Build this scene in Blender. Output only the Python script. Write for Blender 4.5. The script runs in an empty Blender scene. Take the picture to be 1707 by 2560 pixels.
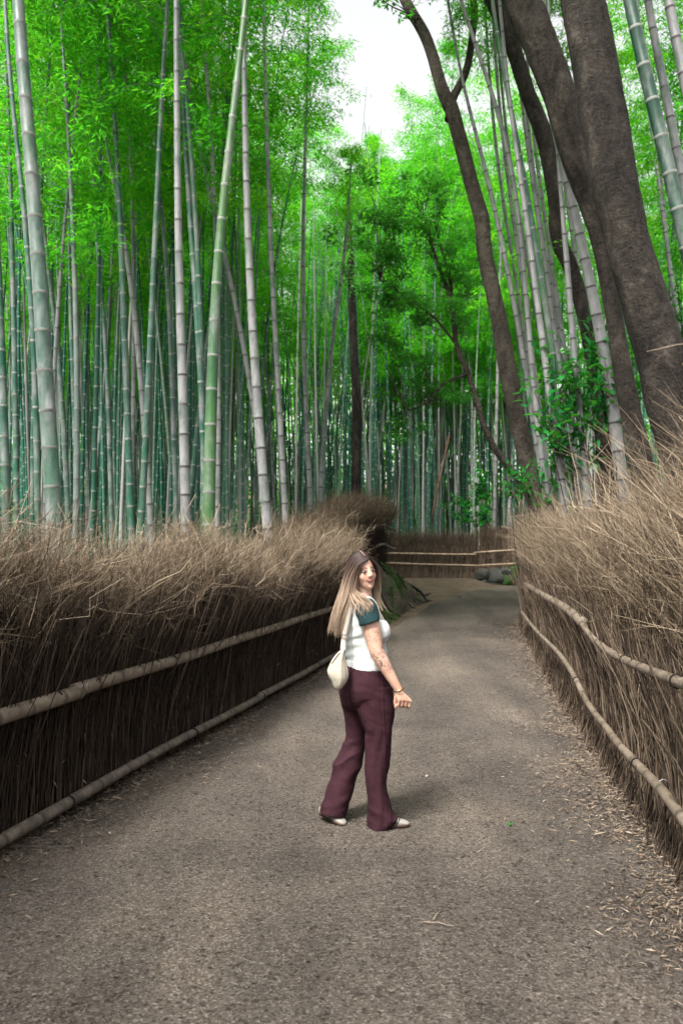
import bpy, bmesh, math, random
import numpy as np
from mathutils import Vector, Matrix, Quaternion

random.seed(7)
RNG = np.random.default_rng(7)
R = math.radians
scene = bpy.context.scene
COL = scene.collection

# ------------------------------------------------------------------ camera
F_PX = 1991.0                       # focal length in pixels of the 1707x2560 photograph (28 mm)
PITCH = math.atan(105.0 / F_PX)
CAM = Vector((0.0, 0.0, 1.6))
cam_data = bpy.data.cameras.new('camera')
cam_data.sensor_fit = 'VERTICAL'
cam_data.sensor_height = 36.0
cam_data.sensor_width = 24.0
cam_data.lens = 28.0
cam_data.clip_start = 0.05
cam_data.clip_end = 1000.0
cam_data.dof.use_dof = True
cam_data.dof.focus_distance = 4.8
cam_data.dof.aperture_fstop = 3.2
cam = bpy.data.objects.new('camera', cam_data)
COL.objects.link(cam)
cam.location = CAM
cam.rotation_euler = (math.pi / 2 + PITCH, 0, 0)
scene.camera = cam

# ------------------------------------------------------------------ light
SUN_EL = R(55)
SUN_H = Vector((-0.58, -0.815, 0)).normalized()      # horizontal direction towards the sun
world = bpy.data.worlds.new('World')
scene.world = world
world.use_nodes = True
wn = world.node_tree.nodes
wl = world.node_tree.links
wn.clear()
w_out = wn.new('ShaderNodeOutputWorld')
w_bg = wn.new('ShaderNodeBackground')
w_sky = wn.new('ShaderNodeTexSky')
w_sky.sky_type = 'NISHITA'
w_sky.sun_disc = False
w_sky.sun_elevation = SUN_EL
w_sky.sun_rotation = math.atan2(SUN_H.x, SUN_H.y)
w_sky.air_density = 1.0
w_sky.dust_density = 4.0
w_hsv = wn.new('ShaderNodeHueSaturation')
w_hsv.inputs['Saturation'].default_value = 0.06      # a thin white overcast
wl.new(w_sky.outputs[0], w_hsv.inputs['Color'])
wl.new(w_hsv.outputs[0], w_bg.inputs['Color'])
w_bg.inputs['Strength'].default_value = 0.15
wl.new(w_bg.outputs[0], w_out.inputs['Surface'])

sun_data = bpy.data.lights.new('sun', 'SUN')
sun_data.energy = 3.3
sun_data.angle = R(14)
sun_data.color = (1.0, 0.96, 0.90)
sun = bpy.data.objects.new('sun', sun_data)
COL.objects.link(sun)
sun_dir = -(SUN_H * math.cos(SUN_EL) + Vector((0, 0, math.sin(SUN_EL))))
sun.rotation_euler = sun_dir.to_track_quat('-Z', 'Y').to_euler()
sun.location = (0, 0, 30)

scene.view_settings.view_transform = 'Standard'
scene.view_settings.look = 'None'
scene.view_settings.gamma = 1.0
scene.view_settings.exposure = 1.40
scene.view_settings.use_curve_mapping = False
scene.cycles.use_denoising = True
scene.cycles.use_adaptive_sampling = True
scene.cycles.adaptive_threshold = 0.03
scene.cycles.max_bounces = 7
scene.cycles.diffuse_bounces = 4
scene.cycles.glossy_bounces = 2
scene.cycles.transmission_bounces = 5
scene.cycles.transparent_max_bounces = 4
scene.cycles.sample_clamp_indirect = 6.0

# ------------------------------------------------------------------ helpers: space
def ray(px, py):
    x = (px - 853.5) / F_PX
    y = (1280.0 - py) / F_PX
    return np.array([x, math.cos(PITCH) - y * math.sin(PITCH), math.sin(PITCH) + y * math.cos(PITCH)])

def at(px, py, d):
    """the point that stands d metres down the lane and is seen at a pixel of the photograph"""
    r = ray(px, py)
    t = d / r[1]
    return np.array([0, 0, 1.6]) + r * t

def lerp_table(x, xs, ys):
    return np.interp(x, xs, ys)

def smooth(a, b, x):
    t = np.clip((np.asarray(x, float) - a) / (b - a), 0, 1)
    return t * t * (3 - 2 * t)

def zg(d):
    """height of the lane down its length"""
    return np.interp(d, [-50, 5, 8, 11, 14, 17, 20, 23, 40, 120], [0, 0, .03, .12, .28, .49, .69, .74, 1.0, 2.2])

def left_x(d):
    return -1.878 + 0.2563 * (np.asarray(d, float) - 4.38)

def right_x(d):
    return 1.17 + 0.148 * np.asarray(d, float)

# ------------------------------------------------------------------ helpers: meshes
class G:
    """collects vertices and faces, builds one mesh"""
    def __init__(self):
        self.v = []; self.f = []; self.a = []; self.m = []; self.n = 0
    def add(self, v, faces, attr=0.5, mat=0):
        v = np.asarray(v, np.float64).reshape(-1, 3)
        if not isinstance(faces, list): faces = [faces]
        for f in faces:
            f = np.asarray(f, np.int64)
            if f.size == 0: continue
            self.f.append(f + self.n)
            self.m.append(np.full(len(f), mat, np.int32))
        self.v.append(v)
        a = np.empty(len(v)); a[:] = attr
        self.a.append(a)
        self.n += len(v)
        return self
    def mesh(self, name, mats, smooth_shade=True, offset=(0, 0, 0)):
        v = np.concatenate(self.v) - np.asarray(offset, float)
        me = bpy.data.meshes.new(name)
        me.vertices.add(len(v))
        me.vertices.foreach_set('co', v.astype(np.float32).ravel())
        loops = np.concatenate([f.ravel() for f in self.f])
        sizes = np.concatenate([np.full(len(f), f.shape[1]) for f in self.f])
        starts = np.concatenate([[0], np.cumsum(sizes)[:-1]])
        me.loops.add(len(loops))
        me.loops.foreach_set('vertex_index', loops.astype(np.int32))
        me.polygons.add(len(sizes))
        me.polygons.foreach_set('loop_start', starts.astype(np.int32))
        me.polygons.foreach_set('material_index', np.concatenate(self.m))
        me.update(calc_edges=True)
        me.validate()
        if smooth_shade:
            me.polygons.foreach_set('use_smooth', np.ones(len(me.polygons), bool))
        at_ = me.attributes.new('rnd', 'FLOAT', 'POINT')
        at_.data.foreach_set('value', np.concatenate(self.a).astype(np.float32))
        for m in (mats if isinstance(mats, (list, tuple)) else [mats]):
            me.materials.append(m)
        return me

def link(name, mesh, parent=None, loc=(0, 0, 0)):
    o = bpy.data.objects.new(name, mesh)
    COL.objects.link(o)
    o.location = loc
    if parent is not None: o.parent = parent
    return o

def tag(o, label=None, category=None, group=None, kind=None):
    if label: o['label'] = label
    if category: o['category'] = category
    if group: o['group'] = group
    if kind: o['kind'] = kind
    return o

def thing(name, label, category, loc=(0, 0, 0), group=None):
    o = bpy.data.objects.new(name, None)
    COL.objects.link(o)
    o.empty_display_size = 0.2
    o.location = [float(c) for c in loc]
    return tag(o, label, category, group)

def part(name, g, mats, parent, smooth_shade=True, kind=None, local=False):
    """a part whose geometry was given in world space"""
    off = (0, 0, 0) if (local or parent is None) else parent.location
    o = link(name, g.mesh(name, mats, smooth_shade, off), parent)
    if kind: o['kind'] = kind
    return o

def norm(a):
    return a / np.maximum(np.linalg.norm(a, axis=-1, keepdims=True), 1e-9)

def tubes(paths, radii, S=3, caps=False):
    paths = np.asarray(paths, float)
    if paths.ndim == 2: paths = paths[None]
    N, K, _ = paths.shape
    radii = np.broadcast_to(np.asarray(radii, float), (N, K))
    t = norm(np.gradient(paths, axis=1))
    mean = np.abs(t.mean(axis=1))
    ax = np.argmin(mean, axis=1)
    ref = np.zeros((N, 1, 3)); ref[np.arange(N), 0, ax] = 1
    n1 = norm(np.cross(t, np.broadcast_to(ref, t.shape)))
    n2 = np.cross(t, n1)
    ang = np.arange(S) * 2 * math.pi / S
    v = (paths[:, :, None] + radii[:, :, None, None] *
         (np.cos(ang)[None, None, :, None] * n1[:, :, None] + np.sin(ang)[None, None, :, None] * n2[:, :, None]))
    idx = np.arange(N * K * S).reshape(N, K, S)
    a = idx[:, :-1, :]; b = np.roll(a, -1, axis=2); d = idx[:, 1:, :]; c = np.roll(d, -1, axis=2)
    f = [np.stack([a, b, c, d], -1).reshape(-1, 4)]
    if caps:
        f.append(idx[:, 0, ::-1].reshape(N, S)); f.append(idx[:, -1, :].reshape(N, S))
    return v.reshape(-1, 3), f

def leaves(base, direc, normal, length, width, fold=0.25):
    """a leaf for each base point: a folded diamond"""
    direc = norm(direc)
    side = norm(np.cross(direc, normal))
    nn = np.cross(side, direc)
    L = length[:, None]; W = width[:, None]
    mid = base + direc * L * 0.42
    v = np.stack([base, mid + side * W * .5 + nn * W * fold, base + direc * L - nn * L * .08, mid - side * W * .5 + nn * W * fold], 1)
    n = len(base)
    return v.reshape(-1, 3), np.arange(n * 4).reshape(n, 4)

def loft(rings, S=20, caps=True):
    """rings: (centre, half x, half y, tilt vector or None); closed tube of horizontal-ish ellipses"""
    ang = np.arange(S) * 2 * math.pi / S
    vs = []
    for r in rings:
        c, rx, ry = np.asarray(r[0], float), r[1], r[2]
        tz = r[3] if len(r) > 3 else 0.0        # slope of the ring along x
        ox = np.cos(ang) * rx; oy = np.sin(ang) * ry
        vs.append(np.stack([c[0] + ox, c[1] + oy, c[2] + tz * ox], 1))
    K = len(rings)
    idx = np.arange(K * S).reshape(K, S)
    a = idx[:-1]; b = np.roll(a, -1, 1); d = idx[1:]; c = np.roll(d, -1, 1)
    f = [np.stack([a, b, c, d], -1).reshape(-1, 4)]
    if caps: f += [idx[0, ::-1].reshape(1, S), idx[-1].reshape(1, S)]
    return np.concatenate(vs), f

def ellipsoid(c, r, M=None, nu=20, nv=12):
    th = np.linspace(0, math.pi, nv + 1)[1:-1]
    ph = np.arange(nu) * 2 * math.pi / nu
    v = np.stack([np.sin(th)[:, None] * np.cos(ph), np.sin(th)[:, None] * np.sin(ph), np.cos(th)[:, None] + 0 * ph], -1).reshape(-1, 3)
    v = np.concatenate([v, [[0, 0, 1], [0, 0, -1]]])
    v = v * np.asarray(r, float)
    if M is not None: v = v @ np.asarray(M).T
    v = v + np.asarray(c, float)
    m = nv - 1
    idx = np.arange(m * nu).reshape(m, nu)
    a = idx[:-1]; b = np.roll(a, -1, 1); d = idx[1:]; cc = np.roll(d, -1, 1)
    q = np.stack([a, d, cc, b], -1).reshape(-1, 4)
    t1 = np.stack([np.full(nu, m * nu), idx[0], np.roll(idx[0], -1)], -1)
    t2 = np.stack([np.full(nu, m * nu + 1), np.roll(idx[-1], -1), idx[-1]], -1)
    return v, [q, t1, t2]

def capsule(p0, p1, r0, r1, S=14):
    p0 = np.asarray(p0, float); p1 = np.asarray(p1, float)
    d = p1 - p0; L = np.linalg.norm(d); d = d / max(L, 1e-9)
    ks = []; rs = []
    for a in np.linspace(-90, 0, 5):
        ks.append(p0 + d * r0 * math.sin(R(a))); rs.append(max(r0 * math.cos(R(a)), 1e-4))
    for a in np.linspace(0, 90, 5):
        ks.append(p1 + d * r1 * math.sin(R(a))); rs.append(max(r1 * math.cos(R(a)), 1e-4))
    ks = np.array(ks)
    ref = np.eye(3)[np.argmin(np.abs(d))]
    n1 = norm(np.cross(d, ref)); n2 = np.cross(d, n1)
    ang = np.arange(S) * 2 * math.pi / S
    v = ks[:, None] + np.array(rs)[:, None, None] * (np.cos(ang)[None, :, None] * n1 + np.sin(ang)[None, :, None] * n2)
    K = len(ks)
    idx = np.arange(K * S).reshape(K, S)
    a = idx[:-1]; b = np.roll(a, -1, 1); dd = idx[1:]; c = np.roll(dd, -1, 1)
    return v.reshape(-1, 3), [np.stack([a, b, c, dd], -1).reshape(-1, 4), idx[0, ::-1].reshape(1, S), idx[-1].reshape(1, S)]

def catmull(pts, n):
    """a smooth curve of n points through pts (any number of columns)"""
    p = np.asarray(pts, float)
    p = np.concatenate([[2 * p[0] - p[1]], p, [2 * p[-1] - p[-2]]])
    m = len(p) - 3
    u = np.linspace(0, m - 1e-6, n)
    i = u.astype(int); t = (u - i)[:, None]
    p0, p1, p2, p3 = p[i], p[i + 1], p[i + 2], p[i + 3]
    return .5 * (2 * p1 + (p2 - p0) * t + (2 * p0 - 5 * p1 + 4 * p2 - p3) * t ** 2 + (3 * p1 - p0 - 3 * p2 + p3) * t ** 3)

def vnoise(p, scale, seed=0):
    """cheap smooth noise in -1..1 from summed sines"""
    p = np.asarray(p, float) * scale
    r = np.random.default_rng(seed)
    out = np.zeros(len(p))
    for k in range(6):
        d = r.normal(size=3); d /= np.linalg.norm(d)
        out += np.sin(p @ d * (1 + .45 * k) * 2.2 + r.uniform(0, 6.28)) / (1 + .35 * k)
    return out / 2.6

# ------------------------------------------------------------------ materials
def new_mat(name):
    m = bpy.data.materials.new(name)
    m.use_nodes = True
    nt = m.node_tree
    nt.nodes.clear()
    out = nt.nodes.new('ShaderNodeOutputMaterial')
    return m, nt, out

def N(nt, typ, **kw):
    n = nt.nodes.new(typ)
    for k, v in kw.items():
        if k.startswith('i_'): n.inputs[k[2:].replace('_', ' ')].default_value = v
        else: setattr(n, k, v)
    return n

def ramp(nt, fac, stops):
    r = nt.nodes.new('ShaderNodeValToRGB')
    e = r.color_ramp.elements
    while len(e) < len(stops): e.new(0.5)
    for el, (p, c) in zip(e, stops):
        el.position = p; el.color = (c[0], c[1], c[2], 1)
    nt.links.new(fac, r.inputs['Fac'])
    return r.outputs['Color']

def mixc(nt, fac, a, b, mode='MIX'):
    m = nt.nodes.new('ShaderNodeMix'); m.data_type = 'RGBA'; m.blend_type = mode
    L = nt.links
    if isinstance(fac, (int, float)): m.inputs[0].default_value = fac
    else: L.new(fac, m.inputs[0])
    for s, v in ((6, a), (7, b)):
        if isinstance(v, (tuple, list)): m.inputs[s].default_value = (*v[:3], 1)
        else: L.new(v, m.inputs[s])
    return m.outputs[2]

def math_n(nt, op, a, b=None):
    m = nt.nodes.new('ShaderNodeMath'); m.operation = op
    for s, v in ((0, a), (1, b)):
        if v is None: continue
        if isinstance(v, (int, float)): m.inputs[s].default_value = v
        else: nt.links.new(v, m.inputs[s])
    return m.outputs[0]

def noise(nt, scale, detail=4, rough=.55, vec=None, dist=0):
    n = N(nt, 'ShaderNodeTexNoise'); n.inputs['Scale'].default_value = scale
    n.inputs['Detail'].default_value = detail; n.inputs['Roughness'].default_value = rough
    n.inputs['Distortion'].default_value = dist
    if vec is not None: nt.links.new(vec, n.inputs['Vector'])
    return n.outputs['Fac']

def objcoord(nt, scale=(1, 1, 1)):
    tc = N(nt, 'ShaderNodeTexCoord'); mp = N(nt, 'ShaderNodeMapping')
    mp.inputs['Scale'].default_value = scale
    nt.links.new(tc.outputs['Object'], mp.inputs['Vector'])
    return mp.outputs['Vector']

def rnd_attr(nt, name='rnd'):
    a = N(nt, 'ShaderNodeAttribute'); a.attribute_name = name
    return a.outputs['Fac']

def finish(nt, out, color, rough=.8, bump=None, bump_s=.3, bump_d=.02, spec=.3, sheen=0):
    b = N(nt, 'ShaderNodeBsdfPrincipled')
    if isinstance(color, (tuple, list)): b.inputs['Base Color'].default_value = (*color[:3], 1)
    else: nt.links.new(color, b.inputs['Base Color'])
    if isinstance(rough, (int, float)): b.inputs['Roughness'].default_value = rough
    else: nt.links.new(rough, b.inputs['Roughness'])
    b.inputs['Specular IOR Level'].default_value = spec
    if bump is not None:
        bn = N(nt, 'ShaderNodeBump'); bn.inputs['Strength'].default_value = bump_s; bn.inputs['Distance'].default_value = bump_d
        nt.links.new(bump, bn.inputs['Height']); nt.links.new(bn.outputs[0], b.inputs['Normal'])
    nt.links.new(b.outputs[0], out.inputs['Surface'])
    return b

def leaf_mat(name, stops, trans=.45, gloss=.0, objrand=.35):
    m, nt, out = new_mat(name)
    oi = N(nt, 'ShaderNodeObjectInfo')
    f = math_n(nt, 'ADD', math_n(nt, 'MULTIPLY', rnd_attr(nt), 1 - objrand), math_n(nt, 'MULTIPLY', oi.outputs['Random'], objrand))
    c = ramp(nt, f, stops)
    d = N(nt, 'ShaderNodeBsdfDiffuse'); t = N(nt, 'ShaderNodeBsdfTranslucent'); mx = N(nt, 'ShaderNodeMixShader')
    nt.links.new(c, d.inputs[0])
    tc = mixc(nt, .5, c, (.35, .85, .02), 'MIX')
    nt.links.new(c if trans < .2 else mixc(nt, .35, c, (.19, .78, .03)), t.inputs[0])
    mx.inputs[0].default_value = trans
    nt.links.new(d.outputs[0], mx.inputs[1]); nt.links.new(t.outputs[0], mx.inputs[2])
    last = mx.outputs[0]
    if gloss > 0:
        g = N(nt, 'ShaderNodeBsdfGlossy'); g.inputs['Roughness'].default_value = .35
        g.inputs['Color'].default_value = (1, 1, 1, 1)
        m2 = N(nt, 'ShaderNodeMixShader'); m2.inputs[0].default_value = gloss
        nt.links.new(last, m2.inputs[1]); nt.links.new(g.outputs[0], m2.inputs[2]); last = m2.outputs[0]
    nt.links.new(last, out.inputs['Surface'])
    return m

M = {}
M['bamboo_leaf'] = leaf_mat('bamboo_leaf', [(0, (.005, .085, .010)), (.30, (.018, .25, .012)), (.58, (.088, .44, .014)), (.80, (.24, .57, .022)), (.94, (.42, .62, .04)), (1, (.55, .52, .10))], .58)
M['broad_leaf'] = leaf_mat('broad_leaf', [(0, (.008, .075, .014)), (.5, (.02, .17, .02)), (1, (.12, .40, .02))], .5, .04)
M['shrub_leaf'] = leaf_mat('shrub_leaf', [(0, (.006, .09, .02)), (.6, (.012, .17, .025)), (1, (.05, .34, .02))], .3, .025)

def bamboo_mat(name, force=None, gr=((.004, .046, .027), (.010, .072, .040), (.040, .100, .036))):
    """living bamboo: green to grey bloom by culm, pale or dark rings at the nodes"""
    m, nt, out = new_mat(name)
    oi = N(nt, 'ShaderNodeObjectInfo')
    rnd = oi.outputs['Random']
    v = objcoord(nt, (1, 1, .35))
    n1 = noise(nt, 6, 5, .65, v)
    n2 = noise(nt, 1.1, 3, .5, v)
    green = ramp(nt, n2, [(.3, gr[0]), (.5, gr[1]), (.72, gr[2])])
    grey = ramp(nt, n1, [(.3, (.115, .117, .116)), (.7, (.215, .213, .210))])
    if force is None:
        sel = math_n(nt, 'SUBTRACT', math_n(nt, 'ADD', math_n(nt, 'MULTIPLY', rnd, 1.3), math_n(nt, 'MULTIPLY', n2, 1.2)), .82)
    else:
        sel = math_n(nt, 'ADD', math_n(nt, 'MULTIPLY', math_n(nt, 'SUBTRACT', n1, .5), 2.4), force)
    selc = math_n(nt, 'MINIMUM', math_n(nt, 'MAXIMUM', sel, .0), 1.0)
    c = mixc(nt, selc, green, grey)
    sp = ramp(nt, noise(nt, 30, 3, .6, v), [(.42, (1.08, 1.08, 1.08)), (.58, (.96, .96, .95)), (.74, (.55, .55, .53))])
    c = mixc(nt, .8, c, sp, 'MULTIPLY')
    # node rings: attribute 0..1
    a = rnd_attr(nt)
    ringc = mixc(nt, selc, (.23, .24, .215), (.055, .052, .05))
    rf = ramp(nt, a, [(.35, (0, 0, 0)), (.8, (1, 1, 1))])
    c = mixc(nt, rf, c, ringc)
    finish(nt, out, c, .42, n1, .15, .01, .35)
    return m
M['bamboo'] = bamboo_mat('bamboo')
M['bamboo_green'] = bamboo_mat('bamboo_green', .22)
M['bamboo_mixed'] = bamboo_mat('bamboo_mixed', .36)
M['bamboo_yellow'] = bamboo_mat('bamboo_yellow', .12, ((.012, .070, .022), (.034, .100, .026), (.075, .125, .030)))
M['bamboo_dark'] = bamboo_mat('bamboo_dark', .15, ((.006, .030, .018), (.012, .045, .026), (.03, .06, .03)))
M['bamboo_grey'] = bamboo_mat('bamboo_grey', .92)
M['bamboo_white'] = bamboo_mat('bamboo_white', 1.1)

def wood_mat(name, stops, scale, stretch, rough=.8, bump=.5, bd=.02, ring=None):
    m, nt, out = new_mat(name)
    v = objcoord(nt, stretch)
    n1 = noise(nt, scale, 6, .65, v, .4)
    c = ramp(nt, n1, stops)
    if ring:
        c = mixc(nt, rnd_attr(nt), c, ring)
    finish(nt, out, c, rough, n1, bump, bd)
    return m

M['rail'] = wood_mat('rail', [(.3, (.080, .060, .044)), (.55, (.165, .130, .098)), (.75, (.24, .195, .152))], 9, (1, 1, 1), .62, .25, .005, (.045, .034, .026))
M['rail_dark'] = wood_mat('rail_dark', [(.3, (.055, .045, .038)), (.55, (.13, .105, .085)), (.75, (.24, .20, .16))], 14, (1, 1, 1), .75, .3, .006, (.04, .03, .025))
M['rail_pale'] = wood_mat('rail_pale', [(.3, (.26, .185, .12)), (.55, (.42, .31, .21)), (.75, (.52, .41, .29))], 7, (1, 1, 1), .6, .2, .005, (.16, .11, .07))

def bark_mat(name, stops):
    m, nt, out = new_mat(name)
    v = objcoord(nt, (1, 1, .45)); v2 = objcoord(nt, (1, 1, 1.7))
    n1 = noise(nt, 3.2, 7, .7, v, .6)
    n2 = noise(nt, 9, 6, .75, v2, 1.2)
    n3 = noise(nt, 38, 4, .7, v)
    f = math_n(nt, 'ADD', math_n(nt, 'MULTIPLY', n1, .55), math_n(nt, 'ADD', math_n(nt, 'MULTIPLY', n2, .3), math_n(nt, 'MULTIPLY', n3, .15)))
    c = ramp(nt, f, stops)
    h = math_n(nt, 'ADD', math_n(nt, 'MULTIPLY', n2, .7), math_n(nt, 'ADD', n1, math_n(nt, 'MULTIPLY', n3, .3)))
    finish(nt, out, c, .9, h, 1.0, .09, .2)
    return m
M['bark'] = bark_mat('bark', [(.38, (0.004, 0.00332, 0.002871)), (.46, (0.016, 0.01286, 0.01044)), (.54, (0.04, 0.0332, 0.02697)), (.66, (0.112, 0.09379, 0.0783))])
M['bark_mid'] = bark_mat('bark_mid', [(.38, (0.008, 0.00664, 0.005655)), (.46, (0.0272, 0.02241, 0.01827)), (.54, (0.06, 0.0498, 0.04089)), (.66, (0.136, 0.1162, 0.09744))])
M['bark_pale'] = bark_mat('bark_pale', [(.36, (.014, .011, .009)), (.46, (.045, .037, .030)), (.56, (.095, .080, .065)), (.70, (.19, .16, .135))])
M['bark_red'] = bark_mat('bark_red', [(.32, (.045, .025, .016)), (.5, (.10, .06, .04)), (.7, (.18, .12, .085))])

def twig_mat(name, stops, trans=0):
    m, nt, out = new_mat(name)
    c = ramp(nt, rnd_attr(nt), stops)
    c = mixc(nt, .6, c, ramp(nt, noise(nt, 5, 3, .6, objcoord(nt)), [(.3, (.55, .52, .5)), (.7, (1.15, 1.12, 1.1))]), 'MULTIPLY')
    finish(nt, out, c, .8, None, 0, 0, .2)
    return m
M['twig'] = twig_mat('twig', [(0, (.075, .052, .037)), (.5, (.20, .15, .11)), (1, (.40, .32, .245))])
M['twig_pale'] = twig_mat('twig_pale', [(0, (.036, .025, .016)), (.45, (.135, .099, .065)), (.8, (.29, .225, .157)), (1, (.48, .39, .285))])
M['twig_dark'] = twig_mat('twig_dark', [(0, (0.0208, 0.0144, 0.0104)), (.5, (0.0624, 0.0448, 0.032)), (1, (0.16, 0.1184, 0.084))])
M['stalk_pale'] = twig_mat('stalk_pale', [(0, (0.0304, 0.0208, 0.016)), (.35, (0.092, 0.0664, 0.0488)), (.7, (0.184, 0.1376, 0.0976)), (1, (0.312, 0.248, 0.184))])
M['straw'] = twig_mat('straw', [(0, (0.0425, 0.0289, 0.0204)), (.4, (0.1275, 0.0935, 0.068)), (.75, (0.2465, 0.1913, 0.1428)), (1, (0.374, 0.306, 0.2422))])
M['straw_fine'] = twig_mat('straw_fine', [(0, (0.0255, 0.0187, 0.01445)), (.4, (0.068, 0.0527, 0.0425)), (.75, (0.1232, 0.09775, 0.0765)), (1, (0.2125, 0.1742, 0.1403))])
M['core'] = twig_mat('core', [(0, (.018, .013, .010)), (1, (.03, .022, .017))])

def ground_mat():
    m, nt, out = new_mat('gravel')
    v = objcoord(nt)
    vor = N(nt, 'ShaderNodeTexVoronoi'); vor.inputs['Scale'].default_value = 120; nt.links.new(v, vor.inputs['Vector'])
    vor2 = N(nt, 'ShaderNodeTexVoronoi'); vor2.inputs['Scale'].default_value = 55; nt.links.new(v, vor2.inputs['Vector'])
    sx = N(nt, 'ShaderNodeSeparateColor'); nt.links.new(vor.outputs['Color'], sx.inputs[0])
    sx2 = N(nt, 'ShaderNodeSeparateColor'); nt.links.new(vor2.outputs['Color'], sx2.inputs[0])
    c1 = ramp(nt, sx.outputs[0], [(0, (.043, .036, .031)), (.3, (.079, .067, .058)), (.8, (.105, .090, .078)), (1, (.185, .164, .146))])
    c2 = ramp(nt, sx2.outputs[0], [(.0, (.38, .36, .36)), (.06, (.8, .78, .77)), (.2, (1, 1, 1)), (1, (1.06, 1.05, 1.04))])
    c = mixc(nt, 1, c1, c2, 'MULTIPLY')
    big = ramp(nt, noise(nt, .55, 6, .62, v, .5), [(.36, (.66, .65, .66)), (.5, (.95, .94, .93)), (.64, (1.22, 1.18, 1.13))])
    c = mixc(nt, 1, c, big, 'MULTIPLY')
    # paler where feet have packed it, in bands that run with the lane
    wv = noise(nt, 1.0, 4, .55, objcoord(nt, (1.5, .16, 1)), .3)
    c = mixc(nt, 1, c, ramp(nt, wv, [(.36, (.80, .79, .79)), (.62, (1.18, 1.16, 1.13))]), 'MULTIPLY')
    h = math_n(nt, 'ADD', math_n(nt, 'MULTIPLY', sx.outputs[1], .4), math_n(nt, 'ADD', noise(nt, 70, 3, .6, v), math_n(nt, 'MULTIPLY', sx2.outputs[1], .4)))
    finish(nt, out, c, .9, h, .6, .010, .2)
    return m
M['gravel'] = ground_mat()

def dirt_mat(name, stops, moss=None):
    m, nt, out = new_mat(name)
    v = objcoord(nt)
    n1 = noise(nt, 2.2, 7, .68, v, .3); n2 = noise(nt, 26, 5, .7, v)
    f = math_n(nt, 'ADD', math_n(nt, 'MULTIPLY', n1, .55), math_n(nt, 'MULTIPLY', n2, .45))
    c = ramp(nt, f, stops)
    if moss:
        mk = ramp(nt, math_n(nt, 'ADD', math_n(nt, 'MULTIPLY', noise(nt, 1.7, 5, .6, v), .8), math_n(nt, 'MULTIPLY', rnd_attr(nt), .6)), [(.66, (0, 0, 0)), (.78, (1, 1, 1))])
        c = mixc(nt, mk, c, moss)
    finish(nt, out, c, .95, f, .9, .06, .1)
    return m
M['dirt'] = dirt_mat('dirt', [(.3, (0.0612, 0.04464, 0.0324)), (.5, (0.1224, 0.09, 0.0648)), (.7, (0.1944, 0.1476, 0.1116))])
M['forest_floor'] = dirt_mat('forest_floor', [(.3, (.035, .028, .02)), (.5, (.085, .065, .045)), (.7, (.16, .125, .085))])
M['bank'] = dirt_mat('bank', [(.35, (.030, .024, .019)), (.5, (.085, .070, .056)), (.7, (.19, .16, .13))], (.03, .10, .008))
M['stone'] = dirt_mat('stone', [(.3, (.02, .021, .019)), (.5, (.06, .062, .056)), (.7, (.16, .16, .145))], (.035, .08, .015))
def plain(name, col, rough=.6, spec=.3, nscale=None, var=.25, bump=.2, bd=.003, metal=0):
    m, nt, out = new_mat(name)
    c = col; n1 = None
    if nscale:
        n1 = noise(nt, nscale, 4, .6, objcoord(nt))
        c = mixc(nt, 1, col, ramp(nt, n1, [(.3, (1 - var,) * 3), (.7, (1 + var * .5,) * 3)]), 'MULTIPLY')
    b = finish(nt, out, c, rough, n1, bump, bd, spec)
    b.inputs['Metallic'].default_value = metal
    return m

# ================================================================== the setting
PL_D = [-50, 11.0, 12.2, 14, 16.5, 19.5, 21, 22.1, 22.7, 23.2]
PL_X = [left_x(-50) - .2, left_x(11) - .2, .15, .75, 1.55, 2.7, 3.5, 4.6, 7, 14]
PR_D = [-50, 12.2, 14, 15.8, 17, 18.2, 19, 19.4, 19.8, 23.5]
PR_X = [right_x(-50) + .2, right_x(12.2) + .2, 3.5, 4.0, 4.8, 6, 8, 10, 14, 60]
def path_left(d): return np.interp(d, PL_D, PL_X)
def path_right(d): return np.interp(d, PR_D, PR_X)

def ground_z(x, d):
    x = np.asarray(x, float); d = np.asarray(d, float)
    z = zg(d)
    ins = np.minimum(x - path_left(d), path_right(d) - x)
    ins = np.where(d > 23.2, -1, ins)
    z = z - .06 * smooth(.05, .5, ins)
    z = z + .20 * smooth(19.3, 22.4, d) * (1 - smooth(3.5, 4.3, x)) * (1 - smooth(24, 30, d))
    p = np.stack([x, d, 0 * x], -1).reshape(-1, 3)
    z = z + (.05 * vnoise(p, .5, 3) * smooth(-.1, .8, -ins).reshape(-1)).reshape(z.shape)
    # a gentle wooded rise far behind the grove
    z = z + 9.0 * smooth(46, 105, d)
    return z

def build_ground():
    xs = np.unique(np.concatenate([np.linspace(-150, -14, 18), np.linspace(-14, 16, 100), np.linspace(16, 150, 18)]))
    ds = np.unique(np.concatenate([np.linspace(-40, -4, 10), np.linspace(-4, 30, 110), np.linspace(30, 60, 22), np.linspace(60, 260, 18)]))
    X, D = np.meshgrid(xs, ds)
    Z = ground_z(X, D)
    v = np.stack([X, D, Z], -1).reshape(-1, 3)
    idx = np.arange(v.shape[0]).reshape(X.shape)
    q = np.stack([idx[:-1, :-1], idx[:-1, 1:], idx[1:, 1:], idx[1:, :-1]], -1).reshape(-1, 4)
    cen = v[q].mean(1)
    dirt = (cen[:, 1] > 15.5) & (cen[:, 1] < 23.6) & (cen[:, 0] > .3) & (cen[:, 0] < 6)
    g = G()
    g.add(v, q[~dirt], .5, 0)
    g.f.append(q[dirt]); g.m.append(np.full(dirt.sum(), 1, np.int32))
    o = link('ground', g.mesh('ground', [M['forest_floor'], M['dirt']]))
    tag(o, kind='structure')

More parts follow.
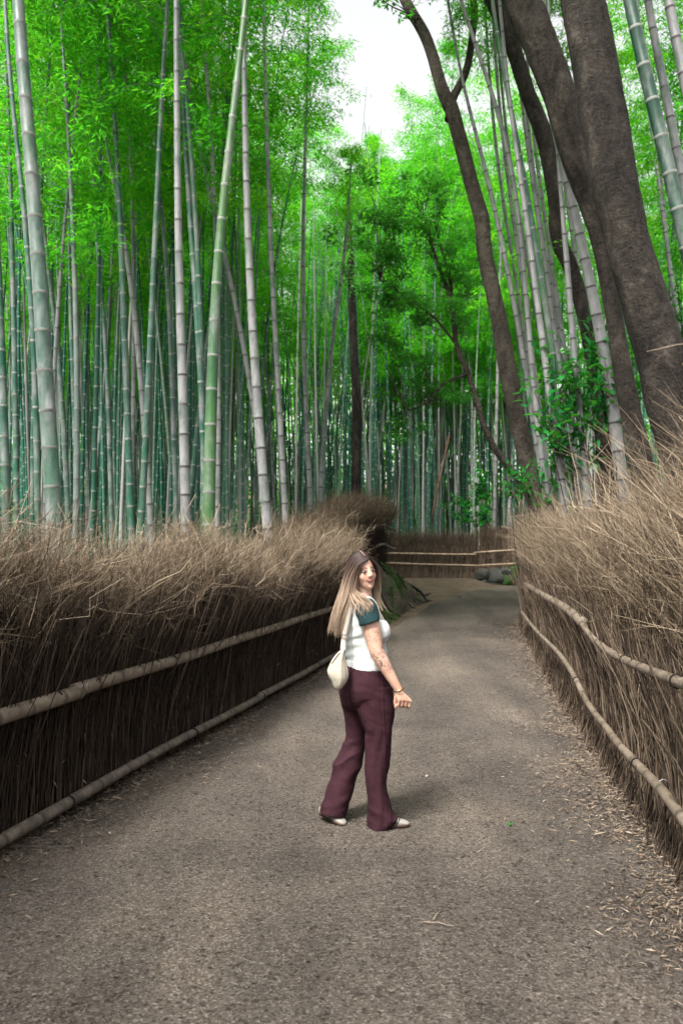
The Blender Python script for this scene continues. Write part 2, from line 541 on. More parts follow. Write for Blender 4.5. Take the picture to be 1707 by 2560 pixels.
def build_path():
    rows = [(d,) for d in np.linspace(-6, 11, 70)]
    L = [(path_left(d), d) for d in np.linspace(-6, 11, 70)] + [(.15, 12.2), (.75, 14), (1.55, 16.5), (2.7, 19.5), (3.5, 21), (4.6, 22.1), (7, 22.7), (14, 23.2)]
    Rr = [(path_right(d), d) for d in np.linspace(-6, 11, 70)] + [(path_right(12.2), 12.2), (3.5, 14), (4.0, 15.8), (4.8, 17), (6, 18.2), (8, 19), (10, 19.4), (14, 19.8)]
    L = np.concatenate([np.array(L[:70]), catmull(L[69:], 40)[1:]]); Rr = np.concatenate([np.array(Rr[:70]), catmull(Rr[69:], 40)[1:]])
    W = 36
    t = np.linspace(0, 1, W)
    P = L[:, None] * (1 - t)[None, :, None] + Rr[:, None] * t[None, :, None]
    z = zg(P[..., 1])
    flat = np.stack([P[..., 0], P[..., 1], 0 * z], -1).reshape(-1, 3)
    z = z + (.012 * vnoise(flat, 1.3, 5) + .006 * vnoise(flat, 4, 6)).reshape(z.shape)
    z = z - .03 * (1 - smooth(0, .05, t))[None] - .03 * (1 - smooth(0, .05, 1 - t))[None]
    v = np.stack([P[..., 0], P[..., 1], z], -1).reshape(-1, 3)
    idx = np.arange(len(v)).reshape(len(L), W)
    q = np.stack([idx[:-1, :-1], idx[:-1, 1:], idx[1:, 1:], idx[1:, :-1]], -1).reshape(-1, 4)
    g = G(); g.add(v, q)
    tag(link('path', g.mesh('path', M['gravel'])), kind='structure')

build_ground()
build_path()

# ------------------------------------------------------------------ dry leaves on the lane
def flat_leaves(x, d, length, width, lift=.004, tilt=.35):
    n = len(x)
    a = RNG.uniform(0, 2 * math.pi, n)
    base = np.stack([x, d, np.maximum(zg(d), 0) + lift + RNG.uniform(0, .012, n)], -1)
    direc = np.stack([np.cos(a), np.sin(a), RNG.normal(0, tilt * .4, n)], -1)
    nor = norm(np.stack([RNG.normal(0, tilt, n), RNG.normal(0, tilt, n), np.ones(n)], -1))
    return leaves(base, direc, nor, length, width, RNG.uniform(-.1, .2))

def litter():
    # crumbs spread over the whole surface, thickest close to the camera
    n = 62000
    d = 2.0 + 13 * RNG.random(n) ** 1.9
    x = path_left(d) + (path_right(d) - path_left(d)) * RNG.random(n)
    keep = np.abs(x) < .46 * d + .3
    pn = vnoise(np.stack([x, d, 0 * d], -1), 1.4, 11)
    keep &= RNG.random(n) < np.clip(.55 + .5 * pn, .08, 1)
    x, d = x[keep], d[keep]
    n = len(x)
    L = RNG.uniform(.008, .034, n) * (1 + .3 * (RNG.random(n) < .03)); Wd = RNG.uniform(.0025, .006, n)
    v, f = flat_leaves(x, d, L, Wd)
    g = G(); g.add(v, f, np.repeat(RNG.beta(2, 2.2, n), 4))
    o = link('leaf_crumbs', g.mesh('leaf_crumbs', M['straw_fine'], False))
    tag(o, 'dry straw crumbs strewn over the gravel lane', 'leaf litter', kind='stuff')
    # drifts of long dry bamboo leaves along the foot of each fence
    def drift(name, label, foot, sgn, dens, d1, wid):
        n = dens
        d = 2.2 + (d1 - 2.2) * RNG.random(n) ** 1.35
        w = np.abs(RNG.normal(0, wid, n)) * (1 + .5 * vnoise(np.stack([d, d * 0, d * 0], -1), 1.1, 4)) - .06
        x = foot(d) + sgn * w
        L = RNG.uniform(.016, .058, n) * (1 + .6 * (RNG.random(n) < .05)); Wd = RNG.uniform(.0035, .0095, n)
        v, f = flat_leaves(x, d, L, Wd, .006, .6)
        pile = np.repeat(np.maximum(0, .05 * (1 - w / .3)) * RNG.random(n), 4)
        v[:, 2] += pile
        g = G(); g.add(v, f, np.repeat(RNG.beta(2.2, 1.8, n), 4))
        o = link(name, g.mesh(name, M['straw'], False))
        tag(o, label, 'leaf litter', kind='stuff')
    drift('fallen_bamboo_leaves', 'dry fallen bamboo leaves drifted along the dark left fence', left_x, 1, 11000, 12, .22)
    drift('fallen_bamboo_leaves', 'pale dry bamboo leaves drifted along the foot of the right fence', right_x, -1, 21000, 15, .24)
litter()

# ------------------------------------------------------------------ bamboo poles used as rails
def pole(path, r0, r1, node=.3, S=12, n=None, mound=1.06, seed=0, sag=.0):
    """one bamboo pole with raised rings; returns verts, faces, ring attribute"""
    p = np.asarray(path, float)
    seg = np.linalg.norm(np.diff(p, axis=0), axis=1)
    s = np.concatenate([[0], np.cumsum(seg)]); Lg = s[-1]
    rr = np.random.default_rng(seed)
    st = [0.0]; kind = [0]
    x = rr.uniform(.1, node)
    e = min(.012, node * .05)
    while x < Lg - e * 3:
        st += [x - 2.2 * e, x - e, x, x + e, x + 2.2 * e]; kind += [0, .5, 1, .5, 0]
        x += node * rr.uniform(.85, 1.15)
    st.append(Lg); kind.append(0)
    st = np.array(st); kind = np.array(kind)
    order = np.argsort(st); st = st[order]; kind = kind[order]
    ts = np.clip(st, 0, Lg)
    pts = np.stack([np.interp(ts, s, p[:, k]) for k in range(3)], -1)
    rad = (r0 + (r1 - r0) * ts / Lg) * np.where(kind == 1, mound, np.where(kind == .5, .985, 1.0))
    v, f = tubes(pts, rad, S, caps=True)
    return v, f, np.repeat(np.where(kind == 1, .9, np.where(kind == .5, .45, 0.0)), S)

# ------------------------------------------------------------------ brushwood fences
def brush(g, n, origin, tang, out, zb, h_rng, len_rng, lean_out, lean_t, r, K=5, droop=.0, w_rng=(-.02, .2), colr=(0, 1), mat=0, wob=.02, S=3, tip=.35, clump=.0):
    """n bent twigs; origin/tang/out/zb are functions of the position along the fence, sampled in s"""
    s = RNG.random(n)
    o = origin(s); T = tang(s); U = out(s); zb_ = zb(s)
    w = RNG.uniform(*w_rng, n)
    h0 = RNG.uniform(*h_rng, n)
    sp = o[:, 0] * .7 + o[:, 1]
    if clump: h0 = h0 + clump * (np.sin(sp * 2.1 + 1) * .5 + np.sin(sp * 5.3) * .35 + np.sin(sp * 11.7 + 2) * .25)
    Lg = RNG.uniform(*len_rng, n)
    lo = RNG.normal(*lean_out, n); lt = RNG.normal(*lean_t, n)
    direc = norm(np.stack([U[:, 0] * lo + T[:, 0] * lt, U[:, 1] * lo + T[:, 1] * lt, np.ones(n)], -1))
    bend = np.stack([U[:, 0], U[:, 1], -.6 * np.ones(n)], -1) * (droop * RNG.uniform(.2, 1.3, n))[:, None] \
        + np.stack([RNG.normal(0, .12, n), RNG.normal(0, .12, n), np.zeros(n)], -1)
    t = np.linspace(0, 1, K)
    b = np.stack([o[:, 0] - U[:, 0] * w, o[:, 1] - U[:, 1] * w, zb_ + h0], -1)
    P = b[:, None] + direc[:, None] * (Lg[:, None, None] * t[None, :, None]) + bend[:, None] * ((Lg[:, None] * t[None] ** 2)[..., None])
    P[:, 1:] += RNG.normal(0, wob, (n, K - 1, 3)) * Lg[:, None, None]
    rad = RNG.uniform(*r, n)[:, None] * (1 - (1 - tip) * t[None])
    v, f = tubes(P, rad, S)
    g.add(v, f, np.repeat(np.clip(RNG.beta(1.2, 1.5, n) * (colr[1] - colr[0]) + colr[0], 0, 1), K * S), mat)
    return P

def side_twigs(g, P, frac, r, mat=0, colr=(0, 1), length=(.12, .35), spread=.7):
    """finer twigs forking off earlier ones"""
    n = int(len(P) * frac)
    i = RNG.integers(0, len(P), n); K = P.shape[1]
    k = RNG.integers(1, K - 1, n)
    b = P[i, k]; direc = norm(P[i, k + 1] - P[i, k])
    direc = norm(direc + RNG.normal(0, spread * .6, (n, 3)) + np.array([0, 0, .15]))
    Lg = RNG.uniform(*length, n)
    t = np.linspace(0, 1, 4)
    Q = b[:, None] + direc[:, None] * (Lg[:, None, None] * t[None, :, None]) + RNG.normal(0, .1, (n, 1, 3)) * (Lg[:, None, None] * (t ** 2)[None, :, None])
    rad = RNG.uniform(*r, n)[:, None] * (1 - .6 * t[None])
    v, f = tubes(Q, rad, 3)
    g.add(v, f, np.repeat(np.clip(RNG.beta(1.2, 1.5, n) * (colr[1] - colr[0]) + colr[0], 0, 1), 12), mat)

def line_fns(pts, out_sign):
    """sampled functions along a polyline fence: origin, tangent, outward normal"""
    p = np.asarray(pts, float)
    seg = np.linalg.norm(np.diff(p, axis=0), axis=1); cs = np.concatenate([[0], np.cumsum(seg)]) / seg.sum()
    def origin(s): return np.stack([np.interp(s, cs, p[:, 0]), np.interp(s, cs, p[:, 1])], -1)
    def tang(s): return norm(origin(np.minimum(np.asarray(s) + .01, 1)) - origin(np.maximum(np.asarray(s) - .01, 0)))
    def out(s):
        t = tang(s); return np.stack([t[..., 1], -t[..., 0]], -1) * out_sign
    return origin, tang, out

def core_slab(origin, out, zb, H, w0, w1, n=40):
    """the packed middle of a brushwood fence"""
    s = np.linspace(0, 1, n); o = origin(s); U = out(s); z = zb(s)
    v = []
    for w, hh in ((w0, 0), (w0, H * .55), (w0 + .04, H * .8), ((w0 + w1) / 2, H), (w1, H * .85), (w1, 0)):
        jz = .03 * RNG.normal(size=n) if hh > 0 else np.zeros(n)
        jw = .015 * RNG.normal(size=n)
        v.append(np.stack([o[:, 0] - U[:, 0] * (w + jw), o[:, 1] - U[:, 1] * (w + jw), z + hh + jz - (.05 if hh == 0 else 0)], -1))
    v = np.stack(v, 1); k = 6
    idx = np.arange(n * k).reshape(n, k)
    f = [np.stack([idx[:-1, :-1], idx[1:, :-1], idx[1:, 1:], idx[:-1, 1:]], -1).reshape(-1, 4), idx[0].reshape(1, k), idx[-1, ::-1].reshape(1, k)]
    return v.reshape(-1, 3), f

# ---- the dark fence on the left of the lane
LF = thing('brushwood_fence', 'dark brushwood fence with two thick bamboo rails, at the woman\'s back', 'fence', (left_x(4.4), 4.4, 0))
d_l = np.linspace(-2.5, 12.6, 30)
o_, t_, u_ = line_fns(np.stack([left_x(d_l), d_l], -1), 1)
zb_ = lambda s: zg(o_(s)[..., 1])
g = G()
brush(g, 9500, o_, t_, u_, zb_, (-.03, .1), (.75, 1.35), (-.02, .04), (0, .05), (.0024, .0060), K=4, w_rng=(-.04, .08), colr=(.0, .8), wob=.012, tip=.7)
brush(g, 4200, o_, t_, u_, zb_, (.15, .8), (.4, .9), (.05, .12), (0, .12), (.0018, .0034), K=4, w_rng=(-.05, .06), colr=(.05, .7), wob=.02)
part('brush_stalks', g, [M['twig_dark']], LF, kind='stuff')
g = G()
P = brush(g, 6500, o_, t_, u_, zb_, (.92, 1.33), (.30, .60), (.16, .34), (.06, .42), (.0014, .0042), droop=.10, w_rng=(-.06, .34), colr=(.0, 1), wob=.07, clump=.17)
side_twigs(g, P, 1.6, (.0014, .0024), colr=(.05, 1), spread=1.0)
P = brush(g, 4200, o_, t_, u_, zb_, (1.08, 1.40), (.22, .55), (.10, .40), (.08, .55), (.0013, .0038), droop=.06, w_rng=(-.02, .42), colr=(.15, 1), wob=.09, clump=.19)
side_twigs(g, P, 1.8, (.0013, .0022), colr=(.15, 1), spread=1.1)
P = brush(g, 1500, o_, t_, u_, zb_, (1.0, 1.5), (.25, .65), (.15, .6), (.10, .95), (.0022, .0044), droop=.03, w_rng=(-.05, .4), colr=(.55, 1.15), wob=.07, clump=.16)
side_twigs(g, P, 3.0, (.0013, .0022), colr=(.4, 1), length=(.1, .3), spread=1.0)
part('frayed_twigs', g, [M['twig_pale']], LF, kind='stuff')
g = G()
n = 900
s = RNG.random(n); oo = o_(s); UU = u_(s)
base = np.stack([oo[:, 0] + UU[:, 0] * RNG.uniform(.0, .07, n), oo[:, 1] + UU[:, 1] * .03, zb_(s) + RNG.uniform(.1, 1.3, n)], -1)
v, f = leaves(base, RNG.normal(0, 1, (n, 3)) + [0, 0, -.6], RNG.normal(0, 1, (n, 3)), RNG.uniform(.025, .07, n), RNG.uniform(.006, .014, n))
g.add(v, f, np.repeat(RNG.uniform(.1, .8, n), 4))
part('caught_dry_leaves', g, [M['straw']], LF, False, kind='stuff')
g = G(); v, f = core_slab(o_, u_, zb_, 1.3, .07, .45); g.add(v, f)
part('packed_core', g, [M['core']], LF)
def lrail(d0, d1, z0, z1, off, r0, r1, seed, mat, name='rail', node=.27):
    dd = np.linspace(d0, d1, 14)
    zz = np.interp(dd, [4.38, 11.2], [z0, z1]) + (dd < 4.38) * 0
    zz = z0 + (z1 - z0) * (dd - 4.38) / (11.2 - 4.38)
    un = np.array([.9687, -.2483])
    P = np.stack([left_x(dd) + un[0] * off + .005 * np.sin(dd * 1.3 + seed), dd + un[1] * off, zz + .006 * np.sin(dd * 1.9 + seed)], -1)
    g = G(); v, f, a = pole(P, r0, r1, node, seed=seed); g.add(v, f, a)
    return part(name, g, [mat], LF)
lrail(.5, 4.98, .75, .866, .115, .046, .044, 2, M['rail'])
lrail(4.93, 7.55, .753, .868, .115, .0435, .040, 5, M['rail'])
lrail(7.45, 12.3, .756, .872, .115, .0405, .034, 8, M['rail'])
lrail(.5, 5.35, .10, .225, .11, .040, .036, 3, M['rail_dark'], node=.3)
lrail(5.30, 8.2, .104, .222, .11, .034, .033, 9, M['rail_dark'], node=.3)
lrail(8.1, 12.2, .10, .225, .11, .036, .031, 12, M['rail_dark'], node=.3)

def tie(parent, c, axis, r, back):
    """a few turns of thin dark rope round a rail, tails into the brush"""
    axis = norm(np.asarray(axis, float)); n1 = norm(np.cross(axis, [0, 0, 1.])); n2 = np.cross(axis, n1)
    a = np.linspace(0, 2 * math.pi * 3, 40)
    P = np.asarray(c) + (r + .003) * (np.cos(a)[:, None] * n1 + np.sin(a)[:, None] * n2) + axis * (np.linspace(-.010, .010, 40))[:, None]
    P = np.concatenate([P, P[-1:] + np.asarray(back) * .04, P[-1:] + np.asarray(back) * .08 + [0, 0, -.02]])
    g = G(); v, f = tubes(P, .0028, 5); g.add(v, f)
    part('rope_tie', g, [M['rope']], parent)
M['rope'] = plain('rope', (.022, .017, .013), .9, .2, 80, .4)
for z0, z1, r, dl in ((.75, .866, .042, (4.75, 6.2, 7.5, 9.3, 11.2)), (.10, .225, .036, (4.9, 6.6, 8.15, 10.1))):
    for dd in dl:
        zz = z0 + (z1 - z0) * (dd - 4.38) / 6.82 
        tie(LF, (left_x(dd) + .9687 * .113, dd - .2483 * .113, zz), (.2483, .9687, .017), r, (-.97, .25, 0))

# ---- the pale, leaning fence on the right
RF = thing('brushwood_fence', 'tall pale brushwood fence with overhanging frayed twigs, curving away beside the tree trunks', 'fence', (right_x(5), 5, 0))
d_r = np.concatenate([np.linspace(-2.5, 14.0, 30), [15.2, 16.4, 17.4, 18.2]])
x_r = np.concatenate([right_x(np.linspace(-2.5, 14.0, 30)), [3.50, 4.05, 5.0, 6.4]])
o_, t_, u_ = line_fns(np.stack([x_r, d_r], -1), -1)
zb_ = lambda s: zg(o_(s)[..., 1])
g = G()
brush(g, 9000, o_, t_, u_, zb_, (-.02, .06), (.7, 1.25), (-.06, .05), (0, .05), (.0026, .0062), K=5, w_rng=(-.06, .10), colr=(.0, 1), wob=.015, tip=.65, S=4)
brush(g, 4200, o_, t_, u_, zb_, (.1, .6), (.5, .9), (.02, .06), (0, .12), (.002, .004), K=4, w_rng=(-.03, .12), colr=(.1, .9), wob=.02)
brush(g, 1300, o_, t_, u_, zb_, (-.02, .0), (.25, .5), (-.35, .12), (0, .12), (.003, .0062), K=4, w_rng=(-.16, -.05), colr=(.0, .6), wob=.02, tip=.8, S=4)
part('brush_stalks', g, [M['stalk_pale']], RF, kind='stuff')
g = G()
P = brush(g, 9500, o_, t_, u_, zb_, (.95, 1.35), (.35, .75), (.20, .22), (.08, .28), (.0015, .0046), droop=.08, w_rng=(.0, .36), colr=(.0, 1), wob=.05, clump=.08)
side_twigs(g, P, 1.3, (.0014, .0024), colr=(.05, 1), spread=.9)
P = brush(g, 6200, o_, t_, u_, zb_, (1.15, 1.55), (.35, .7), (.22, .28), (.08, .36), (.0015, .0040), droop=.07, w_rng=(-.02, .5), colr=(.1, 1), wob=.055, clump=.10)
side_twigs(g, P, 1.6, (.0013, .0022), colr=(.15, 1), spread=.9)
P = brush(g, 1500, o_, t_, u_, zb_, (1.05, 1.65), (.35, .9), (.3, .5), (.08, .7), (.0022, .0044), droop=.04, w_rng=(-.04, .45), colr=(.5, 1.15), wob=.05, clump=.12)
side_twigs(g, P, 2.6, (.0013, .0022), colr=(.4, 1), length=(.12, .4))
part('frayed_twigs', g, [M['twig_pale']], RF, kind='stuff')
# the fence heaps up beside the big trunk near the camera
o2 = lambda s: o_(.15 + .25 * s); t2 = lambda s: t_(.15 + .25 * s); u2 = lambda s: u_(.15 + .25 * s); z2 = lambda s: zg(o2(s)[..., 1])
g = G()
P = brush(g, 650, o2, t2, u2, z2, (1.35, 1.75), (.5, .95), (.35, .30), (.1, .3), (.0016, .003), droop=.10, w_rng=(.1, .8), colr=(.2, 1), wob=.03)
side_twigs(g, P, 2.2, (.0012, .002), colr=(.2, 1), length=(.12, .4))
part('heaped_twigs', g, [M['twig_pale']], RF, kind='stuff')
oc, tc_, uc = line_fns(np.stack([x_r[:29], d_r[:29]], -1), -1)
g = G(); v, f = core_slab(oc, uc, lambda s: zg(oc(s)[..., 1]), 1.42, .2, .6); g.add(v, f)
part('packed_core', g, [M['core']], RF)
def right_plane(px, py, off=.17):
    """where the ray through a pixel meets the face of the right fence"""
    r = ray(px, py)
    # x = 1.17 + .148 d - off/cos
    t = (1.17 - off) / (r[0] - .148 * r[1])
    return np.array([0, 0, 1.6]) + r * t
def rrail(pix, r0, r1, seed, n=16, mat='rail', node=.33):
    P = catmull([right_plane(*p) for p in pix], n)
    g = G(); v, f, a = pole(P, r0, r1, node, seed=seed, mound=1.04); g.add(v, f, a)
    return part('rail', g, [M[mat]], RF)
rrail([(1313, 1461), (1355, 1487), (1404, 1515), (1456, 1555)], .036, .042, 4)
rrail([(1450, 1552), (1470, 1584), (1518, 1627), (1589, 1663), (1649, 1687), (1707, 1709), (1800, 1745), (1930, 1795)], .022, .030, 6)
rrail([(1303, 1529), (1338, 1575), (1393, 1630), (1431, 1684), (1457, 1738)], .020, .024, 7)
rrail([(1454, 1731), (1475, 1770), (1510, 1812), (1545, 1860), (1616, 1936), (1660, 1984), (1707, 2048), (1790, 2160), (1900, 2310)], .022, .030, 13)
for px, py, r in ((1356, 1488, .037), (1425, 1531, .040), (1560, 1649, .026), (1690, 1703, .029), (1350, 1587, .022), (1440, 1700, .024), (1590, 1908, .026)):
    c = right_plane(px, py); tie(RF, c, (.1464, .989, .01), r, (.99, -.148, 0))
p0 = right_plane(1653, 1970, .16); g = G()
v, f = tubes(np.stack([p0 + np.array([.02 - .032 * math.cos(a), 0, .034 * math.sin(a)]) + [0, .004 * k, 0] for k, a in enumerate(np.linspace(-1.5, 2.6, 12))]), .0016, 4); g.add(v, f)
part('wire_tie', g, [plain('wire', (.55, .56, .57), .4, .5)], RF)

# ---- the mossy earth bank with exposed roots behind the woman
def bank_h(d): return 1.12 * smooth(10.8, 13.0, d) * (1 - smooth(15.9, 18.7, d))
def build_bank():
    ds = np.linspace(10.6, 18.9, 90); us = np.linspace(0, 1, 46)
    D, U = np.meshgrid(ds, us, indexing='ij')
    foot = path_left(D) - .12
    h = bank_h(D)
    face = smooth(0, .55, U)
    x = foot - .80 * np.minimum(U / .55, 1) * (.35 + .65 * h / 1.12) - 3.4 * np.maximum(U - .55, 0) / .45
    z = zg(D) + h * face ** .8 - .25 * smooth(.8, 1, U)
    v = np.stack([x, D, z], -1).reshape(-1, 3)
    amp = (np.minimum(h * 3, 1) * smooth(0, .12, U)).reshape(-1)
    q = v * np.array([1, 1.6, .5])
    v[:, 0] += amp * (.13 * vnoise(q, 1.6, 21) + .09 * vnoise(q, 4.2, 22) + .05 * vnoise(v, 10, 23))
    v[:, 2] += amp * (.05 * vnoise(v, 2.3, 24) + .03 * vnoise(v, 7, 25))
    v[:, 2] -= (1 - smooth(0, .04, U)).reshape(-1) * .06
    idx = np.arange(len(v)).reshape(D.shape)
    f = np.stack([idx[:-1, :-1], idx[:-1, 1:], idx[1:, 1:], idx[1:, :-1]], -1).reshape(-1, 4)
    g = G(); g.add(v, f, (smooth(.05, .2, U) * (1 - smooth(.3, .5, U)) * .5).reshape(-1))
    o = tag(link('earth_bank', g.mesh('earth_bank', M['bank'])), 'dark mossy earth bank behind the woman', kind='structure')
    # roots hanging down its face
    RR = np.random.default_rng(3)
    for k in range(14):
        d0 = RR.uniform(12.2, 17.6); dl = RR.normal(.25, .35)
        ts = np.linspace(0, 1, 12); dd = d0 + dl * ts
        uu = .62 - .66 * ts
        hh = bank_h(dd)
        xx = path_left(dd) - .12 - .80 * np.clip(uu / .55, -.25, 1) * (.35 + .65 * hh / 1.12) + .03 + .09 * np.sin(ts * 5 + k) * np.sin(ts * 3.1)
        zz = zg(dd) + hh * smooth(0, .55, uu) ** .8 + .02
        zz = np.maximum(zz, zg(dd) + .005)
        v, f = tubes(np.stack([xx, dd + .16 * np.sin(ts * 6 + 1.7 * k), zz], -1), np.linspace(.030, .008, 12) * RR.uniform(.4, 1.1), 6)
        g = G(); g.add(v, f, .2)
        r = part('root', g, [M['bark']], o)
    # tufts of moss
    n = 5200
    d = RNG.uniform(12.0, 17.8, n); u = np.clip(RNG.normal(.24, .11, n), .02, .55)
    pn = vnoise(np.stack([d, u * 4, 0 * d], -1), 1.2, 31)
    k = pn > .22; d, u = d[k], u[k]; n = len(d)
    h = bank_h(d)
    x = path_left(d) - .12 - .80 * u / .55 * (.35 + .65 * h / 1.12) + .05
    z = zg(d) + h * smooth(0, .55, u) ** .8 + .01
    b = np.stack([x, d, z], -1) + RNG.normal(0, .02, (n, 3))
    v, f = leaves(b, RNG.normal(0, .5, (n, 3)) + [.8, -.3, .4], RNG.normal(0, 1, (n, 3)), RNG.uniform(.02, .06, n), RNG.uniform(.012, .03, n))
    g = G(); g.add(v, f, np.repeat(RNG.beta(2, 2, n), 4))
    tag(link('moss', g.mesh('moss', leaf_mat('moss', [(0, (.010, .035, .004)), (.6, (.03, .10, .006)), (1, (.07, .18, .01))], .2, 0, 0), False)), 'bright green moss on the dark bank beside the woman', 'moss', kind='stuff')
build_bank()

# ---- the rounded hedge on top of the bank
HB = thing('brushwood_hedge', 'rounded dark brown brushwood hedge with short rails, up on the mossy bank', 'hedge', (.3, 15, 1.4))
hp = np.array([(-.75, 12.6), (-.2, 14.0), (.35, 15.4), (.80, 16.6), (1.0, 17.1)])
o_, t_, u_ = line_fns(catmull(hp, 24), 1)
zb_ = lambda s: zg(o_(s)[..., 1]) + bank_h(np.minimum(o_(s)[..., 1], 16.0)) - .12 - .42 * (1 - smooth(0, .6, s)) - .10 * smooth(.9, 1, s)
g = G()
brush(g, 3800, o_, t_, u_, zb_, (-.3, .1), (.7, 1.0), (-.0, .06), (0, .06), (.003, .006), K=4, w_rng=(-.03, .5), colr=(0, .7), wob=.02, tip=.7)
part('brush_stalks', g, [M['twig_dark']], HB, kind='stuff')
g = G()
P = brush(g, 6500, o_, t_, u_, zb_, (.70, 1.05), (.22, .52), (.35, .55), (.05, .6), (.0022, .004), droop=.22, w_rng=(-.05, .5), colr=(.1, 1), wob=.07, clump=.10)
side_twigs(g, P, 1.5, (.0015, .0026), colr=(.1, .8))
part('frayed_twigs', g, [M['twig_pale']], HB, kind='stuff')
g = G(); v, f = core_slab(o_, u_, zb_, 1.05, .08, .6); g.add(v, f); part('packed_core', g, [M['core']], HB)
for z0, s0, s1, r in ((.70, .62, 1.0, .032), (.30, .80, 1.0, .03)):
    ss = np.linspace(s0, s1, 10); oo = o_(ss); UU = u_(ss)
    P = np.stack([oo[:, 0] + UU[:, 0] * .07, oo[:, 1] + UU[:, 1] * .07, zb_(ss) + z0 + .05 * np.sin(ss * 9)], -1)
    P[-1] += [.08, .1, 0]
    g = G(); v, f, a = pole(P, r, r * .9, .3, seed=int(z0 * 100)); g.add(v, f, a); part('rail', g, [M['rail_dark']], HB)

# ---- the low fence across the bend, in two panels, with rails
def far_fence(label, pts, zbase, H, n_st, n_fr, rails, seed):
    fr = thing('brushwood_fence', label, 'fence', (pts[0][0], pts[0][1], float(zbase(np.array([0.]))[0])), 'low fence panels across the bend')
    o_, t_, u_ = line_fns(pts, 1)
    g = G()
    brush(g, n_st, o_, t_, u_, zbase, (-.05, .02), (.85, 1.1), (-.10, .05), (.06, .06), (.004, .011), K=4, w_rng=(-.03, .08), colr=(0, .8), wob=.012, tip=.75)
    part('brush_stalks', g, [M['twig']], fr, kind='stuff')
    g = G()
    P = brush(g, n_fr, o_, t_, u_, zbase, (.8, 1.05), (.2, H - .8), (.08, .25), (0, .35), (.003, .005), droop=.12, w_rng=(-.05, .3), colr=(0, .6), wob=.05)
    side_twigs(g, P, 1.5, (.002, .0035), colr=(0, .6), length=(.1, .25))
    part('frayed_twigs', g, [M['twig']], fr, kind='stuff')
    g = G(); v, f = core_slab(o_, u_, zbase, .98, .06, .3); g.add(v, f); part('packed_core', g, [M['core']], fr)
    for k, (pa, pb, r) in enumerate(rails):
        P = np.linspace(0, 1, 12)[:, None] * (np.array(pb) - np.array(pa)) + np.array(pa)
        P[:, 2] += .004 * np.sin(np.linspace(0, 7, 12) + k)
        g = G(); v, f, a = pole(P, r, r * .9, .45, seed=seed + k); g.add(v, f, a); part('rail', g, [M['rail_pale']], fr)
fa = np.array([(-2.5, 23.2), (1.5, 23.0), (3.92, 23.0)])
far_fence('low brown brushwood fence panel with two straight rails, beyond the dirt verge at the bend', fa, lambda s: np.full(np.shape(s), .90), 1.32, 3600, 3200,
          [(at(950, 1383, 22.9), at(1190, 1386, 22.9), .026), (at(950, 1407, 22.9), at(1192, 1414, 22.9), .024)], 40)
fb = np.array([(3.96, 22.92), (4.7, 22.55), (6.8, 22.2)])
far_fence('low brushwood fence panel standing on the mossy stone wall at the bend', fb, lambda s: np.full(np.shape(s), 1.10), 1.15, 2200, 2000,
          [(at(1184, 1382, 22.78), at(1330, 1371, 22.2), .024), (at(1190, 1414.5, 22.78), at(1340, 1405, 22.2), .024)], 50)

def boulder(g_r, size, seed, flat=.15):
    bm = bmesh.new(); bmesh.ops.create_icosphere(bm, subdivisions=3, radius=1)
    v = np.array([x.co[:] for x in bm.verts]); f = np.array([[q.index for q in p.verts] for p in bm.faces]); bm.free()
    r = np.random.default_rng(seed)
    for k in range(9):           # chop flat faces
        d = r.normal(size=3); d /= np.linalg.norm(d); c = r.uniform(.62, .85)
        h = v @ d; v = v - np.maximum(h - c, 0)[:, None] * d * .9
    v = v * (1 + .06 * vnoise(v, 2.5, seed) + .045 * vnoise(v, 7, seed + 1) + .02 * vnoise(v, 17, seed + 2))[:, None]
    return v * np.asarray(size), f
SW = thing('stone_wall', 'short dry wall of dark mossy boulders below the end panel of the far fence', 'wall', (4.6, 22.2, .7))
for k, (px, py, w, h) in enumerate([(1205, 1436, 34, 26), (1238, 1441, 44, 34), (1262, 1431, 26, 24), (1292, 1436, 40, 38), (1206, 1457, 22, 20), (1233, 1462, 52, 30),
                                    (1268, 1452, 40, 34), (1300, 1462, 34, 26), (1283, 1470, 34, 14), (1322, 1440, 36, 44), (1334, 1466, 40, 20), (1352, 1446, 40, 40)]):
    c = at(px, py, 22.25); s = 22.25 / F_PX
    v, f = boulder(None, (w * s * .62, .22, h * s * .64), 60 + k)
    g = G(); g.add(v + c, f, .35 + .25 * (k in (3, 8, 9, 6)))
    part('stone', g, [M['stone']], SW)

# a few roots and clods at the verge
for k, (a, b, c, lab) in enumerate([((1045, 1476), (1062, 1482), (1075, 1492), 'bare root snaking across the dirt verge below the mossy bank'), ((1052, 1463), (1064, 1462), (1072, 1466), 'short dark root end on the dirt verge near the bank'),
                                    ((1140, 1466), (1156, 1463), (1172, 1468), 'broken brown branch lying on the dirt verge by the far fence')]):
    P = catmull([at(*p, 19.0) for p in (a, b, c)], 8)
    P[:, 1] = np.linspace(18.6, 19.0, 8); P[:, 2] = ground_z(P[:, 0], P[:, 1]) + .03
    v, f = tubes(P, np.linspace(.035, .015, 8), 6); g = G(); g.add(v, f, .3)
    tag(link('exposed_root', g.mesh('exposed_root', M['bark_red'])), lab, 'root')

